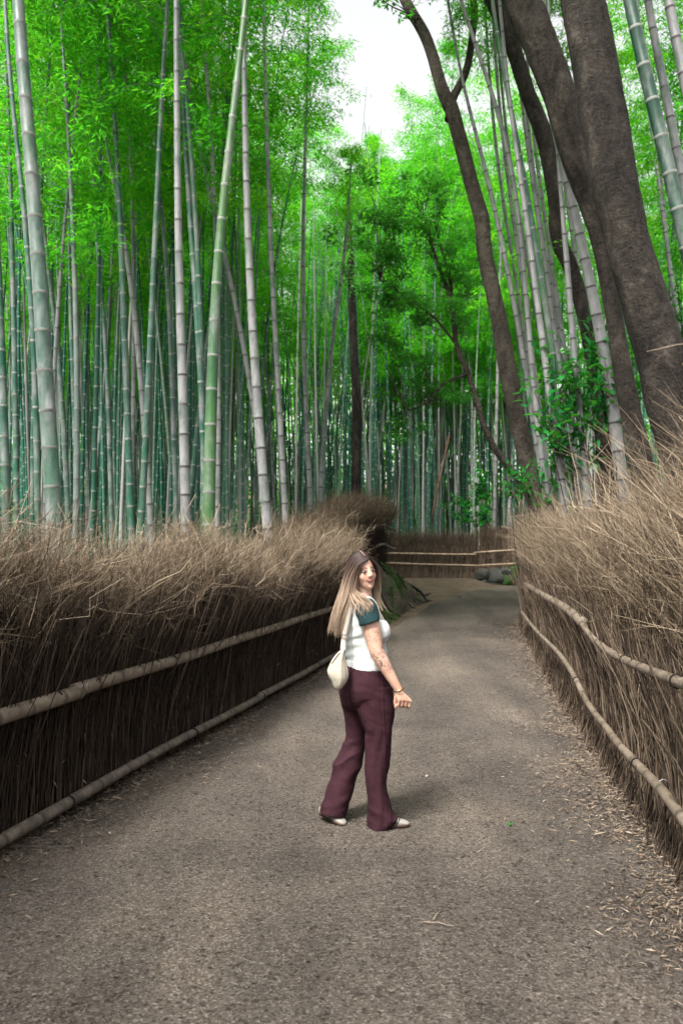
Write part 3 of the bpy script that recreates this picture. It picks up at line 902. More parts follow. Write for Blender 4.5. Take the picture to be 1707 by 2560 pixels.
# ================================================================== bamboo
def culm_geo(P, r0, r1, node=.34, S=10, seed=0):
    """a living culm along the curve P (base to tip)"""
    p = np.asarray(P, float)
    seg = np.linalg.norm(np.diff(p, axis=0), axis=1); s = np.concatenate([[0], np.cumsum(seg)]); Lg = s[-1]
    rr = np.random.default_rng(seed)
    st = [0.]; kd = [0.]; x = .12
    while x < Lg - .1:
        st += [x - .030, x - .010, x + .004, x + .024]; kd += [0, .55, 1, 0]
        x += node * rr.uniform(.92, 1.08) * (.75 + .35 * min(1, x / 3))
    st.append(Lg); kd.append(0)
    st = np.array(st); kd = np.array(kd)
    pts = np.stack([np.interp(st, s, p[:, k]) for k in range(3)], -1)
    tt = st / Lg
    rad = (r0 + (r1 - r0) * tt ** 1.15) * np.where(kd == 1, 1.09, np.where(kd == .55, 1.02, 1.0))
    v, f = tubes(pts, rad, S, caps=True)
    return v, f, np.repeat(np.where(kd == 1, 1.0, np.where(kd == .55, .75, 0)), S)

def crown_geo(g, axis, h0, H, nb, ncl, nlf, L0, rng, leaf=(.095, .175), lw=(.018, .031)):
    """arching branches with drooping sprays of narrow leaves; axis(h) gives the culm's centre at height h"""
    h = h0 + (H - h0) * rng.random(nb) ** .9
    rel = (h - h0) / (H - h0)
    az = rng.uniform(0, 2 * math.pi, nb)
    L = L0 * (1.05 - .72 * rel ** 2.2) * rng.uniform(.6, 1.15, nb) * np.where(rel < .12, .6, 1)
    st = axis(h)
    out = np.stack([np.cos(az), np.sin(az), np.zeros(nb)], -1)
    t = np.linspace(0, 1, 5)
    rise = rng.uniform(.35, .8, nb)
    P = st[:, None] + out[:, None] * (L[:, None] * t[None])[..., None]
    P[..., 2] += L[:, None] * (rise[:, None] * t[None] - (rise[:, None] * .75 + .1) * t[None] ** 2)
    v, f = tubes(P, .006 * (1 - .7 * t)[None].repeat(nb, 0), 3)
    g.add(v, f, .15, 1)
    # sprays
    n = nb * ncl
    i = np.repeat(np.arange(nb), ncl)
    s = .18 + .82 * rng.random(n) ** .8
    k = np.minimum((s * 4).astype(int), 3); fr = (s * 4 - k)[:, None]
    c = P[i, k] * (1 - fr) + P[i, k + 1] * fr
    tang = np.stack([-np.sin(az[i]), np.cos(az[i]), np.zeros(n)], -1)
    c = c + tang * (rng.normal(0, .16, n) * (L[i] * .55))[:, None] + np.stack([np.zeros(n), np.zeros(n), -np.abs(rng.normal(0, .14, n))], -1)
    m = n * nlf
    j = np.repeat(np.arange(n), nlf)
    b = c[j] + rng.normal(0, .085, (m, 3)) * np.array([1.15, 1.15, .7])
    dz = rng.normal(-.45, .35, m)
    aa = rng.uniform(0, 2 * math.pi, m)
    direc = np.stack([np.cos(aa), np.sin(aa), dz], -1)
    nor = norm(rng.normal(0, .55, (m, 3)) + np.array([0, 0, 1]))
    lv, lf = leaves(b, direc, nor, rng.uniform(*leaf, m), rng.uniform(*lw, m))
    spray = rng.normal(0, .19, n)[j]
    col = np.clip(.41 + spray + rng.normal(0, .16, m) + .10 * np.repeat(rel[np.repeat(np.arange(nb), ncl)], nlf), 0, 1)
    g.add(lv, lf, np.repeat(col, 4), 0)

PROTO = []
def make_protos():
    for k in range(9):
        rng = np.random.default_rng(100 + k)
        H = rng.uniform(13.5, 17.5); bend = rng.uniform(.3, 2.4); r0 = rng.uniform(.045, .062)
        hh = np.linspace(0, 1, 24)
        P = np.stack([bend * hh ** 2.6 + .12 * np.sin(hh * 4 + k), .10 * np.sin(hh * 5 + 2 * k), hh * H - .25 * bend * hh ** 5], -1)
        g = G(); v, f, a = culm_geo(P, r0, .008, .33, 8, k); g.add(v, f, a)
        culm = g.mesh('bamboo_culm', M['bamboo'])
        ax = lambda h: np.stack([np.interp(h, P[:, 2], P[:, c]) for c in range(3)], -1)
        g = G(); crown_geo(g, ax, H * rng.uniform(.36, .50), H * .985, 80, 12, 8, 1.7, rng)
        crown = g.mesh('bamboo_crown', [M['bamboo_leaf'], M['bamboo']], False)
        PROTO.append((culm, crown))
make_protos()
# straight crowns for the culms that are traced one by one
STRAIGHT = []
for k in range(3):
    rng = np.random.default_rng(200 + k)
    g = G(); crown_geo(g, lambda h: np.stack([0 * h, 0 * h, h], -1), 8.6, 15.5, 66, 12, 9, 1.6, rng)
    STRAIGHT.append(g.mesh('bamboo_crown', [M['bamboo_leaf'], M['bamboo']], False))

HIGH = []
for k in range(2):
    rng = np.random.default_rng(230 + k)
    g = G(); crown_geo(g, lambda h: np.stack([0 * h, 0 * h, h], -1), 11.8, 15.5, 34, 12, 9, 1.3, rng)
    HIGH.append(g.mesh('bamboo_crown', [M['bamboo_leaf'], M['bamboo']], False))

def hero(pix, d, label, mat, dia=None, crown=0, length=14.5, h0=None, group='tall bamboo picked out along the lane'):
    """one traced culm. pix: (x, y, width) from the lowest point upwards, in photograph pixels; d: metres away"""
    q = np.array([at(p[0], p[1], d) for p in pix])
    w = np.array([p[2] for p in pix]) * d / F_PX
    lo = q[0]; dirl = (q[0] - q[1]) / max(q[1][2] - q[0][2], .1)
    zb = float(ground_z(lo[0], d)) - .05
    base = lo + dirl * (lo[2] - zb)
    base[0] = lo[0] + (base[0] - lo[0]) * .8
    top = q[-1]; du = (q[-1] - q[-2]) / (q[-1][2] - q[-2][2])
    zt = max(length, top[2] + 2)
    end = top + du * (zt - top[2])
    end[0] = top[0] + (end[0] - top[0]) * .45
    key = np.concatenate([[base], q, [end]])
    zz_ = np.linspace(base[2], zt, 70)
    pts = np.stack([np.interp(zz_, key[:, 2], key[:, 0]), np.interp(zz_, key[:, 2], key[:, 1]), zz_], -1)
    for _ in range(30):
        pts[1:-1, :2] = .5 * pts[1:-1, :2] + .25 * (pts[:-2, :2] + pts[2:, :2])
    r_b = w[0] / 2 * 1.04; r_t = .010
    # taper fitted to the traced widths
    root = thing('bamboo', label, 'bamboo', base, group)
    frac = (q[-1][2] - base[2]) / (zt - base[2])
    g = G()
    p = pts; seg = np.linalg.norm(np.diff(p, axis=0), axis=1); s = np.concatenate([[0], np.cumsum(seg)])
    v, f, a = culm_geo(pts, 1.0, 1.0, .35, 12, sum(map(ord, label)) % 1000)
    # apply traced radius by height
    zz = np.concatenate([[base[2]], q[:, 2], [zt]]); rr = np.concatenate([[w[0] / 2 * 1.03], w / 2, [max(.012, w[-1] / 2 * .35)]])
    cen = np.stack([np.interp(v[:, 2], pts[:, 2], pts[:, c]) for c in range(2)], -1)
    K = len(v) // 12
    vv = v.reshape(K, 12, 3); c3 = vv.mean(1, keepdims=True)
    rad = np.interp(c3[:, 0, 2], zz, rr)
    vv = c3 + (vv - c3) * rad[:, None, None]
    g.add(vv.reshape(-1, 3), f, a)
    part('culm', g, [M[mat]], root)
    high = True
    if crown is None: crown = 1
    if True:
        c = link('crown', HIGH[crown % 2] if high else STRAIGHT[crown % 3], root)
        ax = Vector(end - base).normalized()
        c.rotation_mode = 'QUATERNION'
        c.rotation_quaternion = Vector((0, 0, 1)).rotation_difference(ax) @ Quaternion((0, 0, 1), crown * 1.7)
        sc = (zt - base[2]) / 15.2
        c.scale = (sc, sc, sc)
    return root

LB = 'tall bamboo standing just behind the left fence'
hero([(140, 1345, 43), (133, 1280, 41), (118, 1000, 40), (98, 640, 37), (70, 300, 33), (41, 0, 30)], 7.4, 'thickest green bamboo with pale rings, nearest the camera above the left fence', 'bamboo_mixed', crown=0, group=LB)
hero([(100, 1520, 16), (95, 1280, 16), (90, 900, 15), (62, 500, 13), (22, 200, 11)], 9.5, 'thin deep green bamboo seen through the fence gap beside the thickest culm', 'bamboo_green', crown=1, group=LB)
hero([(467, 1385, 26), (464, 1200, 25), (455, 900, 23), (446, 640, 20), (443, 300, 16), (440, 0, 13)], 9.7, 'straight grey bamboo with dark rings, left neighbour of the leaning green culm', 'bamboo_grey', crown=2, group=LB)
hero([(512, 1250, 15), (505, 960, 16), (495, 800, 16), (482, 640, 15), (466, 400, 13), (455, 230, 11)], 11.5, 'slim green-grey bamboo tucked behind the crossing of two thick culms', 'bamboo_green', crown=0, length=15, group=LB)
hero([(521, 1350, 32), (523, 1200, 31), (531, 900, 28), (541, 640, 24), (575, 350, 20), (600, 130, 17), (620, 0, 16)], 8.7, 'yellow-green bamboo leaning towards the sky gap, crossing the others at the top', 'bamboo_yellow', crown=1, group=LB)
hero([(676, 1390, 25), (660, 1250, 25), (636, 900, 22), (620, 640, 19), (612, 300, 15), (609, 100, 12)], 10.2, 'pale grey bamboo with dark rings, curving up right of the leaning green culm', 'bamboo_grey', crown=2, group=LB)
hero([(716, 1330, 16), (708, 1200, 15), (690, 850, 13), (676, 640, 12), (668, 350, 10), (659, 54, 8)], 13, 'slender grey bamboo, next to the right of the pale dark-ringed culm', 'bamboo_grey', crown=None, length=15.5, group=LB)
hero([(777, 1300, 12), (770, 1150, 12), (758, 850, 11), (757, 640, 10), (762, 400, 8), (768, 218, 7)], 16.5, 'slender pale bamboo standing over the rounded hedge, below the sky gap', 'bamboo_grey', crown=None, length=12, group=LB)
hero([(378, 1300, 16), (372, 1200, 16), (350, 900, 14), (322, 640, 12), (290, 480, 10), (256, 320, 8)], 13, 'grey bamboo bowing leftwards at the top, left of the straight dark-ringed culm', 'bamboo_grey', crown=2, length=15, group=LB)
hero([(442, 1300, 14), (436, 1100, 14), (428, 850, 13), (417, 640, 11), (400, 480, 10), (386, 350, 8)], 14, 'thin grey bamboo close beside the straight dark-ringed culm, bowing left', 'bamboo_mixed', crown=0, length=15, group=LB)
hero([(660, 1180, 13), (626, 960, 13), (595, 780, 12), (563, 640, 11), (520, 460, 10), (485, 327, 8)], 13.5, 'grey bamboo slanting steeply leftwards behind the two crossing culms', 'bamboo_grey', crown=1, length=15, group=LB)
hero([(18, 1300, 22), (14, 1150, 22), (6, 900, 20), (-4, 640, 18), (-20, 400, 16)], 10, 'dark green bamboo cut by the left edge of the photo', 'bamboo_green', crown=2, group=LB)
hero([(172, 1290, 14), (165, 1150, 14), (150, 900, 13), (124, 670, 11), (100, 520, 9)], 14, 'grey bamboo just right of the thickest green culm, bowing behind it', 'bamboo_mixed', crown=0, length=15, group=LB)
hero([(192, 1290, 13), (190, 1120, 12), (182, 900, 11), (175, 720, 10)], 15, 'dark green thin bamboo, second to the right of the thickest culm', 'bamboo_green', crown=1, length=15, group=LB)
hero([(280, 1290, 13), (276, 1150, 13), (268, 880, 11), (247, 660, 9), (236, 520, 8)], 16, 'pale thin bamboo midway between the thickest green culm and the straight grey one', 'bamboo_mixed', crown=2, length=15.5, group=LB)
hero([(800, 1240, 13), (812, 1060, 12), (830, 850, 10), (862, 640, 9)], 18, 'light bamboo leaning rightwards above the rounded hedge', 'bamboo_grey', crown=None, length=11, group=LB)

RB = 'tall bamboo standing behind the right fence'
hero([(1352, 1180, 14), (1341, 1130, 14), (1306, 874, 13), (1262, 640, 12), (1203, 370, 10), (1156, 234, 8)], 13.8, 'thin pale bamboo hugging the forked trunk, first of the pale row behind the right fence', 'bamboo_white', crown=0, group=RB)
hero([(1360, 1200, 14), (1350, 1150, 14), (1328, 912, 14), (1306, 640, 13), (1284, 414, 12), (1246, 272, 11), (1175, 71, 10), (1142, 0, 9)], 12.6, 'pale bamboo bending leftwards at the top across the forked trunk', 'bamboo_white', crown=1, group=RB)
hero([(1420, 1320, 19), (1399, 1157, 19), (1377, 1021, 18), (1355, 858, 17), (1328, 640, 15), (1300, 430, 12), (1275, 300, 10)], 11, 'white bamboo with fine dark rings, third in the pale row behind the right fence', 'bamboo_white', crown=2, group=RB)
hero([(1446, 1320, 19), (1437, 1266, 19), (1393, 967, 18), (1377, 858, 17), (1344, 640, 16), (1306, 425, 14), (1268, 229, 12), (1232, 54, 10)], 11.6, 'pale green bamboo with white rings within the pale row on the right', 'bamboo_green', crown=0, group=RB)
hero([(1430, 1120, 13), (1415, 967, 13), (1390, 780, 12), (1366, 650, 11), (1340, 520, 10)], 13, 'slim pale bamboo half hidden behind the green one in the right row', 'bamboo_white', crown=1, group=RB)
hero([(1473, 1320, 18), (1469, 1280, 18), (1453, 1076, 17), (1431, 858, 16), (1415, 640, 14), (1398, 440, 11), (1378, 200, 9)], 11, 'white bamboo standing between the pale green culm and the stoutest white one', 'bamboo_white', crown=2, group=RB)
hero([(1568, 1330, 33), (1562, 1280, 32), (1546, 1130, 31), (1524, 967, 30), (1497, 803, 28), (1459, 640, 25), (1420, 447, 21), (1377, 300, 17), (1345, 180, 14)], 10.8, 'stoutest white bamboo with dark rings, beside the big trunk behind the right fence', 'bamboo_white', crown=0, group=RB)
hero([(1800, 1000, 40), (1755, 780, 38), (1704, 572, 36), (1660, 370, 34), (1612, 180, 33), (1562, 0, 31)], 7.9, 'dark green thick bamboo with pale rings in the upper right corner', 'bamboo_dark', crown=1, group=RB)
hero([(1752, 700, 24), (1716, 500, 23), (1682, 327, 22), (1640, 130, 20), (1612, 0, 19)], 10, 'grey bamboo beside the dark green one in the upper right corner', 'bamboo_grey', crown=2, group=RB)
hero([(1800, 560, 30), (1740, 330, 28), (1704, 190, 26), (1662, 0, 24)], 8.6, 'grey bamboo cut off by the right edge in the top corner', 'bamboo_grey', crown=0, group=RB)
hero([(1720, 1000, 12), (1695, 803, 11), (1668, 640, 11), (1633, 360, 9), (1600, 120, 8)], 14, 'thin grey bamboo to the right of the biggest trunk', 'bamboo_grey', crown=1, group=RB)
hero([(1400, 1240, 12), (1385, 1060, 12), (1345, 800, 10), (1300, 560, 9), (1262, 330, 8)], 15, 'thin whitish bamboo glimpsed between the pale row and the forked trunk', 'bamboo_white', crown=2, group=RB)

for lab, m, d_, px_ in (
    ('narrow grey bamboo directly right of the thin one hugging the forked trunk', 'bamboo_white', 14.5, [(1372, 1200, 12), (1350, 1050, 12), (1323, 829, 11), (1282, 553, 10), (1262, 400, 9), (1240, 200, 8)]),
    ('narrow bamboo running close along the pale green culm on the right', 'bamboo_white', 12.8, [(1440, 1260, 13), (1409, 1050, 13), (1388, 829, 12), (1345, 553, 11), (1320, 380, 10), (1300, 250, 9)]),
    ('thin grey bamboo between the pale green culm and the next white one', 'bamboo_grey', 13.4, [(1450, 1280, 12), (1430, 1100, 12), (1406, 829, 11), (1362, 553, 10), (1335, 380, 9)]),
    ('faint thin bamboo rising beside the upper forked trunk', 'bamboo_grey', 15.5, [(1346, 1150, 11), (1330, 1000, 11), (1310, 829, 10), (1265, 553, 9), (1240, 400, 8), (1213, 65, 7)]),
    ('thin grey bamboo just left of the stoutest white culm', 'bamboo_white', 13.0, [(1500, 1280, 13), (1488, 1100, 13), (1470, 900, 12), (1440, 640, 11), (1400, 400, 10)])):
    hero(px_, d_, lab, m, crown=1, group=RB)

# the leaning dead culm at the bend
lo = at(1047, 1335, 25.5); hi = at(1122, 1090, 26.3); lo[2] = 1.0
g = G(); v, f, a = culm_geo(np.linspace(lo, hi, 10), .05, .04, .35, 8, 3); g.add(v, f, a)
tag(link('dead_bamboo_pole', g.mesh('dead_bamboo_pole', M['bark_red'])), 'reddish brown dead pole leaning among the culms behind the low fence', 'pole')

# ---- the rest of the grove, one by one
def grove():
    rng = np.random.default_rng(41)
    made = []
    hue = [('deep green', 'bamboo_green'), ('grey-green', 'bamboo'), ('pale grey', 'bamboo_grey')]
    def where(zn, px):
        if zn == 'L':
            return ('left of the thickest green culm' if px < 120 else 'between the thickest green culm and the straight grey one' if px < 455 else
                    'behind the leaning yellow-green culm' if px < 650 else 'right of the curving pale culm, over the left fence' if px < 780 else 'above the rounded hedge')
        if zn == 'C':
            return 'behind the low fence at the bend' if px < 1190 else 'behind the stone wall at the bend'
        return 'between the forked trunk and the biggest trunk' if px < 1520 else 'right of the biggest trunk'
    want = {'L': 142, 'C': 80, 'R': 36}
    count = {'L': 0, 'C': 0, 'R': 0}
    pts = []
    tries = 0
    while sum(count.values()) < sum(want.values()) and tries < 60000:
        tries += 1
        d = 9.5 + 34 * rng.random() ** .85
        x = rng.uniform(-.50, .52) * d
        if d < 13: lx, rx = left_x(d) - 1.0, right_x(d) + 1.0
        elif d < 24.2: lx, rx = np.interp(d, [13, 17.5, 19, 24.2], [-1.2, .1, -.6, -2.6]), np.interp(d, [13, 16, 17, 24.2], [4.1, 5.2, 8, 14])
        else: lx, rx = 0, 0
        if d < 24.2 and lx < x < rx: continue
        if d < 24.2: zn = 'L' if x <= lx else 'R'
        else:
            zn = 'L' if x < d * .035 else ('C' if x < d * .25 else 'R')
        if zn == 'L' and d < 11 : continue
        if zn == 'R' and d < 12: continue
        # open sky stays over the lane
        if d < 24.5 and -.035 * d - 1.1 < x < .065 * d + 1.7: continue
        if d < 29 and -.03 * d - .5 < x < .055 * d + .7: continue
        if count[zn] >= want[zn]: continue
        if any((x - a) ** 2 + (d - b) ** 2 < .55 ** 2 for a, b in pts): continue
        pts.append((x, d)); count[zn] += 1
        k = rng.integers(0, len(PROTO))
        culm, crown = PROTO[k]
        z = float(ground_z(x, d)) - .05
        px = 853.5 + F_PX * x / d
        hn, hm = hue[rng.choice(3, p=[.54, .33, .13] if zn == 'L' else [.28, .34, .38])]
        far = 'distant thin ' if d > 26 else 'slender '
        wh = where(zn, px)
        root = thing('bamboo', far + hn + ' bamboo ' + wh, 'bamboo', (x, d, z), 'background bamboo ' + wh)
        root.rotation_euler = (rng.normal(0, .035), rng.normal(0, .035), rng.uniform(0, 6.28))
        s = rng.uniform(.88, 1.08) * (1.17 if (d > 29 and -.08 < x / d < .12) else 1)
        root.scale = (s, s, s)
        c = link('culm', culm, root)
        c.material_slots[0].link = 'OBJECT'; c.material_slots[0].material = M[hm]
        link('crown', crown, root)
    print('grove', count)
grove()

# ---- the far thicket that closes the view
def far_culm_mat():
    m, nt, out = new_mat('bamboo_far')
    c = ramp(nt, rnd_attr(nt), [(0, (.008, .070, .044)), (.5, (.02, .115, .07)), (.68, (.08, .16, .10)), (.82, (.19, .19, .18)), (1, (.30, .295, .285))])
    tc = N(nt, 'ShaderNodeTexCoord'); sp = N(nt, 'ShaderNodeSeparateXYZ'); nt.links.new(tc.outputs['Object'], sp.inputs[0])
    fr = math_n(nt, 'FRACT', math_n(nt, 'ADD', math_n(nt, 'MULTIPLY', sp.outputs['Z'], 3.1), math_n(nt, 'MULTIPLY', rnd_attr(nt), 37.0)))
    c = mixc(nt, math_n(nt, 'LESS_THAN', fr, .10), c, (.22, .24, .215))
    finish(nt, out, c, .5, None, 0, 0, .3)
    return m
M['bamboo_far'] = far_culm_mat()
def thicket():
    rng = np.random.default_rng(5)
    g = G()
    n = 1150
    d = np.where(rng.random(n) < .62, rng.uniform(25, 40, n), rng.uniform(40, 62, n)); x = rng.uniform(-.55, .55, n) * d
    extra = rng.uniform(15, 25, 170); ex = rng.uniform(-.52, -.12, 170) * extra
    d = np.concatenate([d, extra]); x = np.concatenate([x, ex]); n = len(d)
    H = rng.uniform(11, 16, n); z = ground_z(x, d)
    hh = np.linspace(0, 1, 8)
    P = np.stack([x[:, None] + rng.normal(0, .8, n)[:, None] * hh ** 2 + rng.normal(0, .25, n)[:, None] * hh, d[:, None] + 0 * hh, z[:, None] + H[:, None] * hh], -1)
    v, f = tubes(P, (rng.uniform(.026, .05, n)[:, None] * (1 - .75 * hh)[None]), 6)
    g.add(v, f, np.repeat(rng.random(n), 8 * 6), 1)
    n = 62000
    d = rng.uniform(40, 70, n); x = rng.uniform(-.56, .62, n) * d
    hz = rng.normal(11, 3.4, n)
    cl = vnoise(np.stack([x, d, hz], -1), .8, 8)
    k = (cl > -.5) & (hz > 4) & (hz < 17); x, d, hz, cl = x[k], d[k], hz[k], cl[k]; n = len(x)
    b = np.stack([x, d, ground_z(x, d) + hz], -1)
    aa = rng.uniform(0, 6.28, n)
    v, f = leaves(b, np.stack([np.cos(aa), np.sin(aa), rng.normal(-.4, .4, n)], -1), norm(rng.normal(0, .6, (n, 3)) + [0, 0, 1]), rng.uniform(.35, .7, n), rng.uniform(.08, .16, n))
    g.add(v, f, np.repeat(np.clip(.46 + .25 * cl + rng.normal(0, .17, n), 0, 1), 4), 0)
    # dark undergrowth at the feet of the far culms
    n = 36000
    d = rng.uniform(40, 66, n); x = rng.uniform(-.56, .62, n) * d; hz = rng.random(n) ** 1.2 * 8.5
    cl = vnoise(np.stack([x, d, hz], -1), .6, 18); k = cl > -.55 + .05 * hz; x, d, hz = x[k], d[k], hz[k]; n = len(x)
    b = np.stack([x, d, ground_z(x, d) + hz], -1); aa = rng.uniform(0, 6.28, n)
    v, f = leaves(b, np.stack([np.cos(aa), np.sin(aa), rng.normal(-.3, .5, n)], -1), norm(rng.normal(0, .8, (n, 3)) + [0, 0, 1]), rng.uniform(.3, .65, n), rng.uniform(.10, .22, n))
    g.add(v, f, np.repeat(np.clip(rng.normal(.4, .2, n), 0, 1), 4), 2)
    o = link('bamboo_thicket', g.mesh('bamboo_thicket', [M['bamboo_leaf'], M['bamboo_far'], M['broad_leaf']], False))
    tag(o, 'far green bamboo thicket closing the view between the culms', 'thicket', kind='stuff')
thicket()

# ---- unseen bamboo added behind the photographer to shade the foreground
def shade_grove():
    rng = np.random.default_rng(6)
    g = G()
    for k, (x, d) in enumerate([(-5.9, -3.6), (-6.4, -6.0), (-7.4, -4.6), (-7.6, -2.0), (-8.6, -6.2), (-5.7, -8.0), (-9.0, -3.4), (-6.8, -9.4), (-9.6, -.6)]):
        H = rng.uniform(13.5, 16.5); bx = rng.normal(0, .5); hh = np.linspace(0, 1, 16)
        P = np.stack([x + bx * hh ** 2.4, d + 0 * hh, hh * H], -1)
        v, f, a = culm_geo(P, .05, .01, .34, 6, k); g.add(v, f, a, 1)
        crown_geo(g, lambda h: np.stack([np.interp(h, P[:, 2], P[:, c]) for c in range(3)], -1), 5.5, H * .98, 75, 11, 8, 1.9, rng, leaf=(.15, .25), lw=(.03, .05))
    o = link('added_shade_bamboo', g.mesh('added_shade_bamboo', [M['bamboo_leaf'], M['bamboo_green']], False))
    tag(o, 'unseen bamboo added behind the camera to shade the near lane', 'grove', kind='stuff')
shade_grove()

# ================================================================== broadleaved trees on the right
def limb(pix, d, n=40, S=16, seed=0, lump=.05, d_end=None, flare=0):
    q = [np.append(at(p[0], p[1], d if d_end is None else d + (d_end - d) * i / (len(pix) - 1)), p[2] * .5 * (d if d_end is None else d + (d_end - d) * i / (len(pix) - 1)) / F_PX) for i, p in enumerate(pix)]
    c = catmull(q, n)
    v, f = tubes(c[:, :3], np.maximum(c[:, 3], .004), S, caps=True)
    K = n; vv = v.reshape(K, S, 3); cc = vv.mean(1, keepdims=True)
    k = 1 + lump * vnoise(v * [1, 1, .4], 3.2, seed).reshape(K, S) + lump * .5 * vnoise(v, 9, seed + 1).reshape(K, S) + lump * .35 * vnoise(v * [1, 1, .6], 24, seed + 2).reshape(K, S)
    th = np.arange(S) * 2 * math.pi / S
    k = k + lump * .55 * np.sin(3 * th[None] + 2.2 * np.sin(np.arange(K)[:, None] / K * 7 + seed)) + lump * .35 * np.sin(5 * th[None] + seed + np.arange(K)[:, None] * .12)
    rk = np.random.default_rng(seed + 500)
    for _ in range(7):          # knots and old branch scars
        kk, tt = rk.uniform(.1, .95) * K, rk.uniform(0, 6.28)
        dth = np.angle(np.exp(1j * (th - tt)))
        k = k + rk.uniform(.06, .16) * lump / .05 * np.exp(-((np.arange(K)[:, None] - kk) / 1.3) ** 2 - (dth[None] / .45) ** 2)
    if flare:
        k = k * (1 + flare * np.exp(-np.arange(K) / (K * .08)))[:, None]
    vv = cc + (vv - cc) * k[..., None]
    return vv.reshape(-1, 3), f, c

def crown_cloud(g, centres, radii, n_leaf, rng, leaf=(.06, .11), lw=(.03, .05), droop=-.25):
    centres = np.asarray(centres, float); radii = np.asarray(radii, float)
    pr = radii ** 2 / (radii ** 2).sum()
    i = rng.choice(len(centres), n_leaf, p=pr)
    u = norm(rng.normal(size=(n_leaf, 3))) * (rng.random(n_leaf) ** .5)[:, None]
    b = centres[i] + u * radii[i][:, None] * np.array([1.1, 1.1, .8])
    tw = vnoise(b, 3.5, 77)
    k = tw > -.1; b = b[k]; i = i[k]; n = len(b)
    aa = rng.uniform(0, 6.28, n)
    v, f = leaves(b, np.stack([np.cos(aa), np.sin(aa), rng.normal(droop, .35, n)], -1), norm(rng.normal(0, .5, (n, 3)) + [0, 0, 1]), rng.uniform(*leaf, n), rng.uniform(*lw, n))
    col = np.clip(.45 + rng.normal(0, .14, len(centres))[i] + rng.normal(0, .17, n), 0, 1)
    g.add(v, f, np.repeat(col, 4))

def twigs_to(g, start_pts, centres, rng, r=.018):
    for c in centres:
        s = start_pts[np.argmin(np.linalg.norm(start_pts[:, :3] - (np.asarray(c) - [0, 0, .5]), axis=1))][:3]
        mid = (s + c) / 2 + rng.normal(0, .12, 3)
        P = catmull([s, mid, np.asarray(c)], 8)
        v, f = tubes(P, np.linspace(r, .004, 8), 5); g.add(v, f, .3)

def tree(label, trunk_pix, d, limbs, crown_px, mat='bark', seed=0, n_leaf=5000, leaf=(.07, .12), ext_top=None, flare=.25, d_end=None, twig_r=.018, lump=.05, group=None):
    rng = np.random.default_rng(seed)
    # extend the trunk to the ground
    p0 = trunk_pix[0]
    base = at(p0[0], p0[1], d)
    root = thing('broadleaf_tree', label, 'tree', (base[0], d, float(ground_z(base[0], d)) - .05), group)
    v, f, c = limb(trunk_pix, d, 90, 30, seed, lump, d_end, flare)
    g = G(); g.add(v, f)
    tr = part('trunk', g, [M[mat]], root)
    allc = [c]
    for k, (lp, ld, le) in enumerate(limbs):
        v, f, c2 = limb(lp, ld, 26, 12, seed + 7 + k, lump, le)
        g = G(); g.add(v, f); o = part('limb', g, [M[mat]], root); allc.append(c2)
    cen = np.array([at(px, py, dd) for px, py, r, dd in crown_px]); rad = np.array([r for px, py, r, dd in crown_px])
    g = G(); twigs_to(g, np.concatenate(allc), cen, rng, twig_r); part('twigs', g, [M[mat]], root, kind='stuff')
    g = G(); crown_cloud(g, cen, rad, n_leaf, rng, leaf, (leaf[0] * .45, leaf[1] * .5)); part('crown', g, [M['broad_leaf']], root, False)
    return root

def below(px0, py0, slope, w, d):
    """a trunk point at ground level, continuing below a traced point"""
    return (px0, py0, w)

# forked tree in the middle of the right side
gy = 1280 + 105 + (1.6 - .30) * F_PX / 14.0
tree('forked dark trunk leaning over the lane, with a narrow right-hand limb', [(1392, 1560, 62), (1376, 1400, 52), (1360, 1280, 47), (1344, 1239, 46), (1306, 1108, 44), (1273, 945, 43), (1246, 792, 41), (1213, 640, 39), (1202, 544, 37), (1169, 424, 36), (1131, 283, 38), (1120, 261, 36), (1099, 207, 31), (1066, 98, 29), (1012, 0, 26), (930, -180, 20), (880, -330, 10)], 14.0,
     [([(1122, 300, 26), (1131, 248, 22), (1164, 180, 20), (1180, 93, 18), (1183, 0, 17), (1160, -160, 12), (1140, -280, 6)], 14.0, 14.3)],
     [(975, 0, .22, 13.8), (935, -20, .2, 13.6), (1010, 25, .2, 13.8), (1050, -20, .25, 13.9), (1180, -220, .9, 14.5), (1260, -120, .9, 14.8)], 'bark_pale', 11, 2600, (.08, .14))
# tree behind it
tree('slim mottled trunk curving up between the pale bamboo and the big trunks', [(1522, 1330, 46), (1515, 1200, 42), (1512, 1130, 40), (1485, 912, 38), (1458, 776, 38), (1425, 667, 38), (1396, 599, 39), (1387, 490, 40), (1360, 348, 42), (1316, 229, 40), (1278, 109, 39), (1229, 0, 36), (1150, -180, 26), (1100, -320, 12)], 12.2, [],
     [(1150, -200, 1.2, 12), (1260, -260, 1.2, 12.5), (1060, -300, 1.1, 12)], 'bark', 12, 3000, (.09, .14), d_end=12.2)
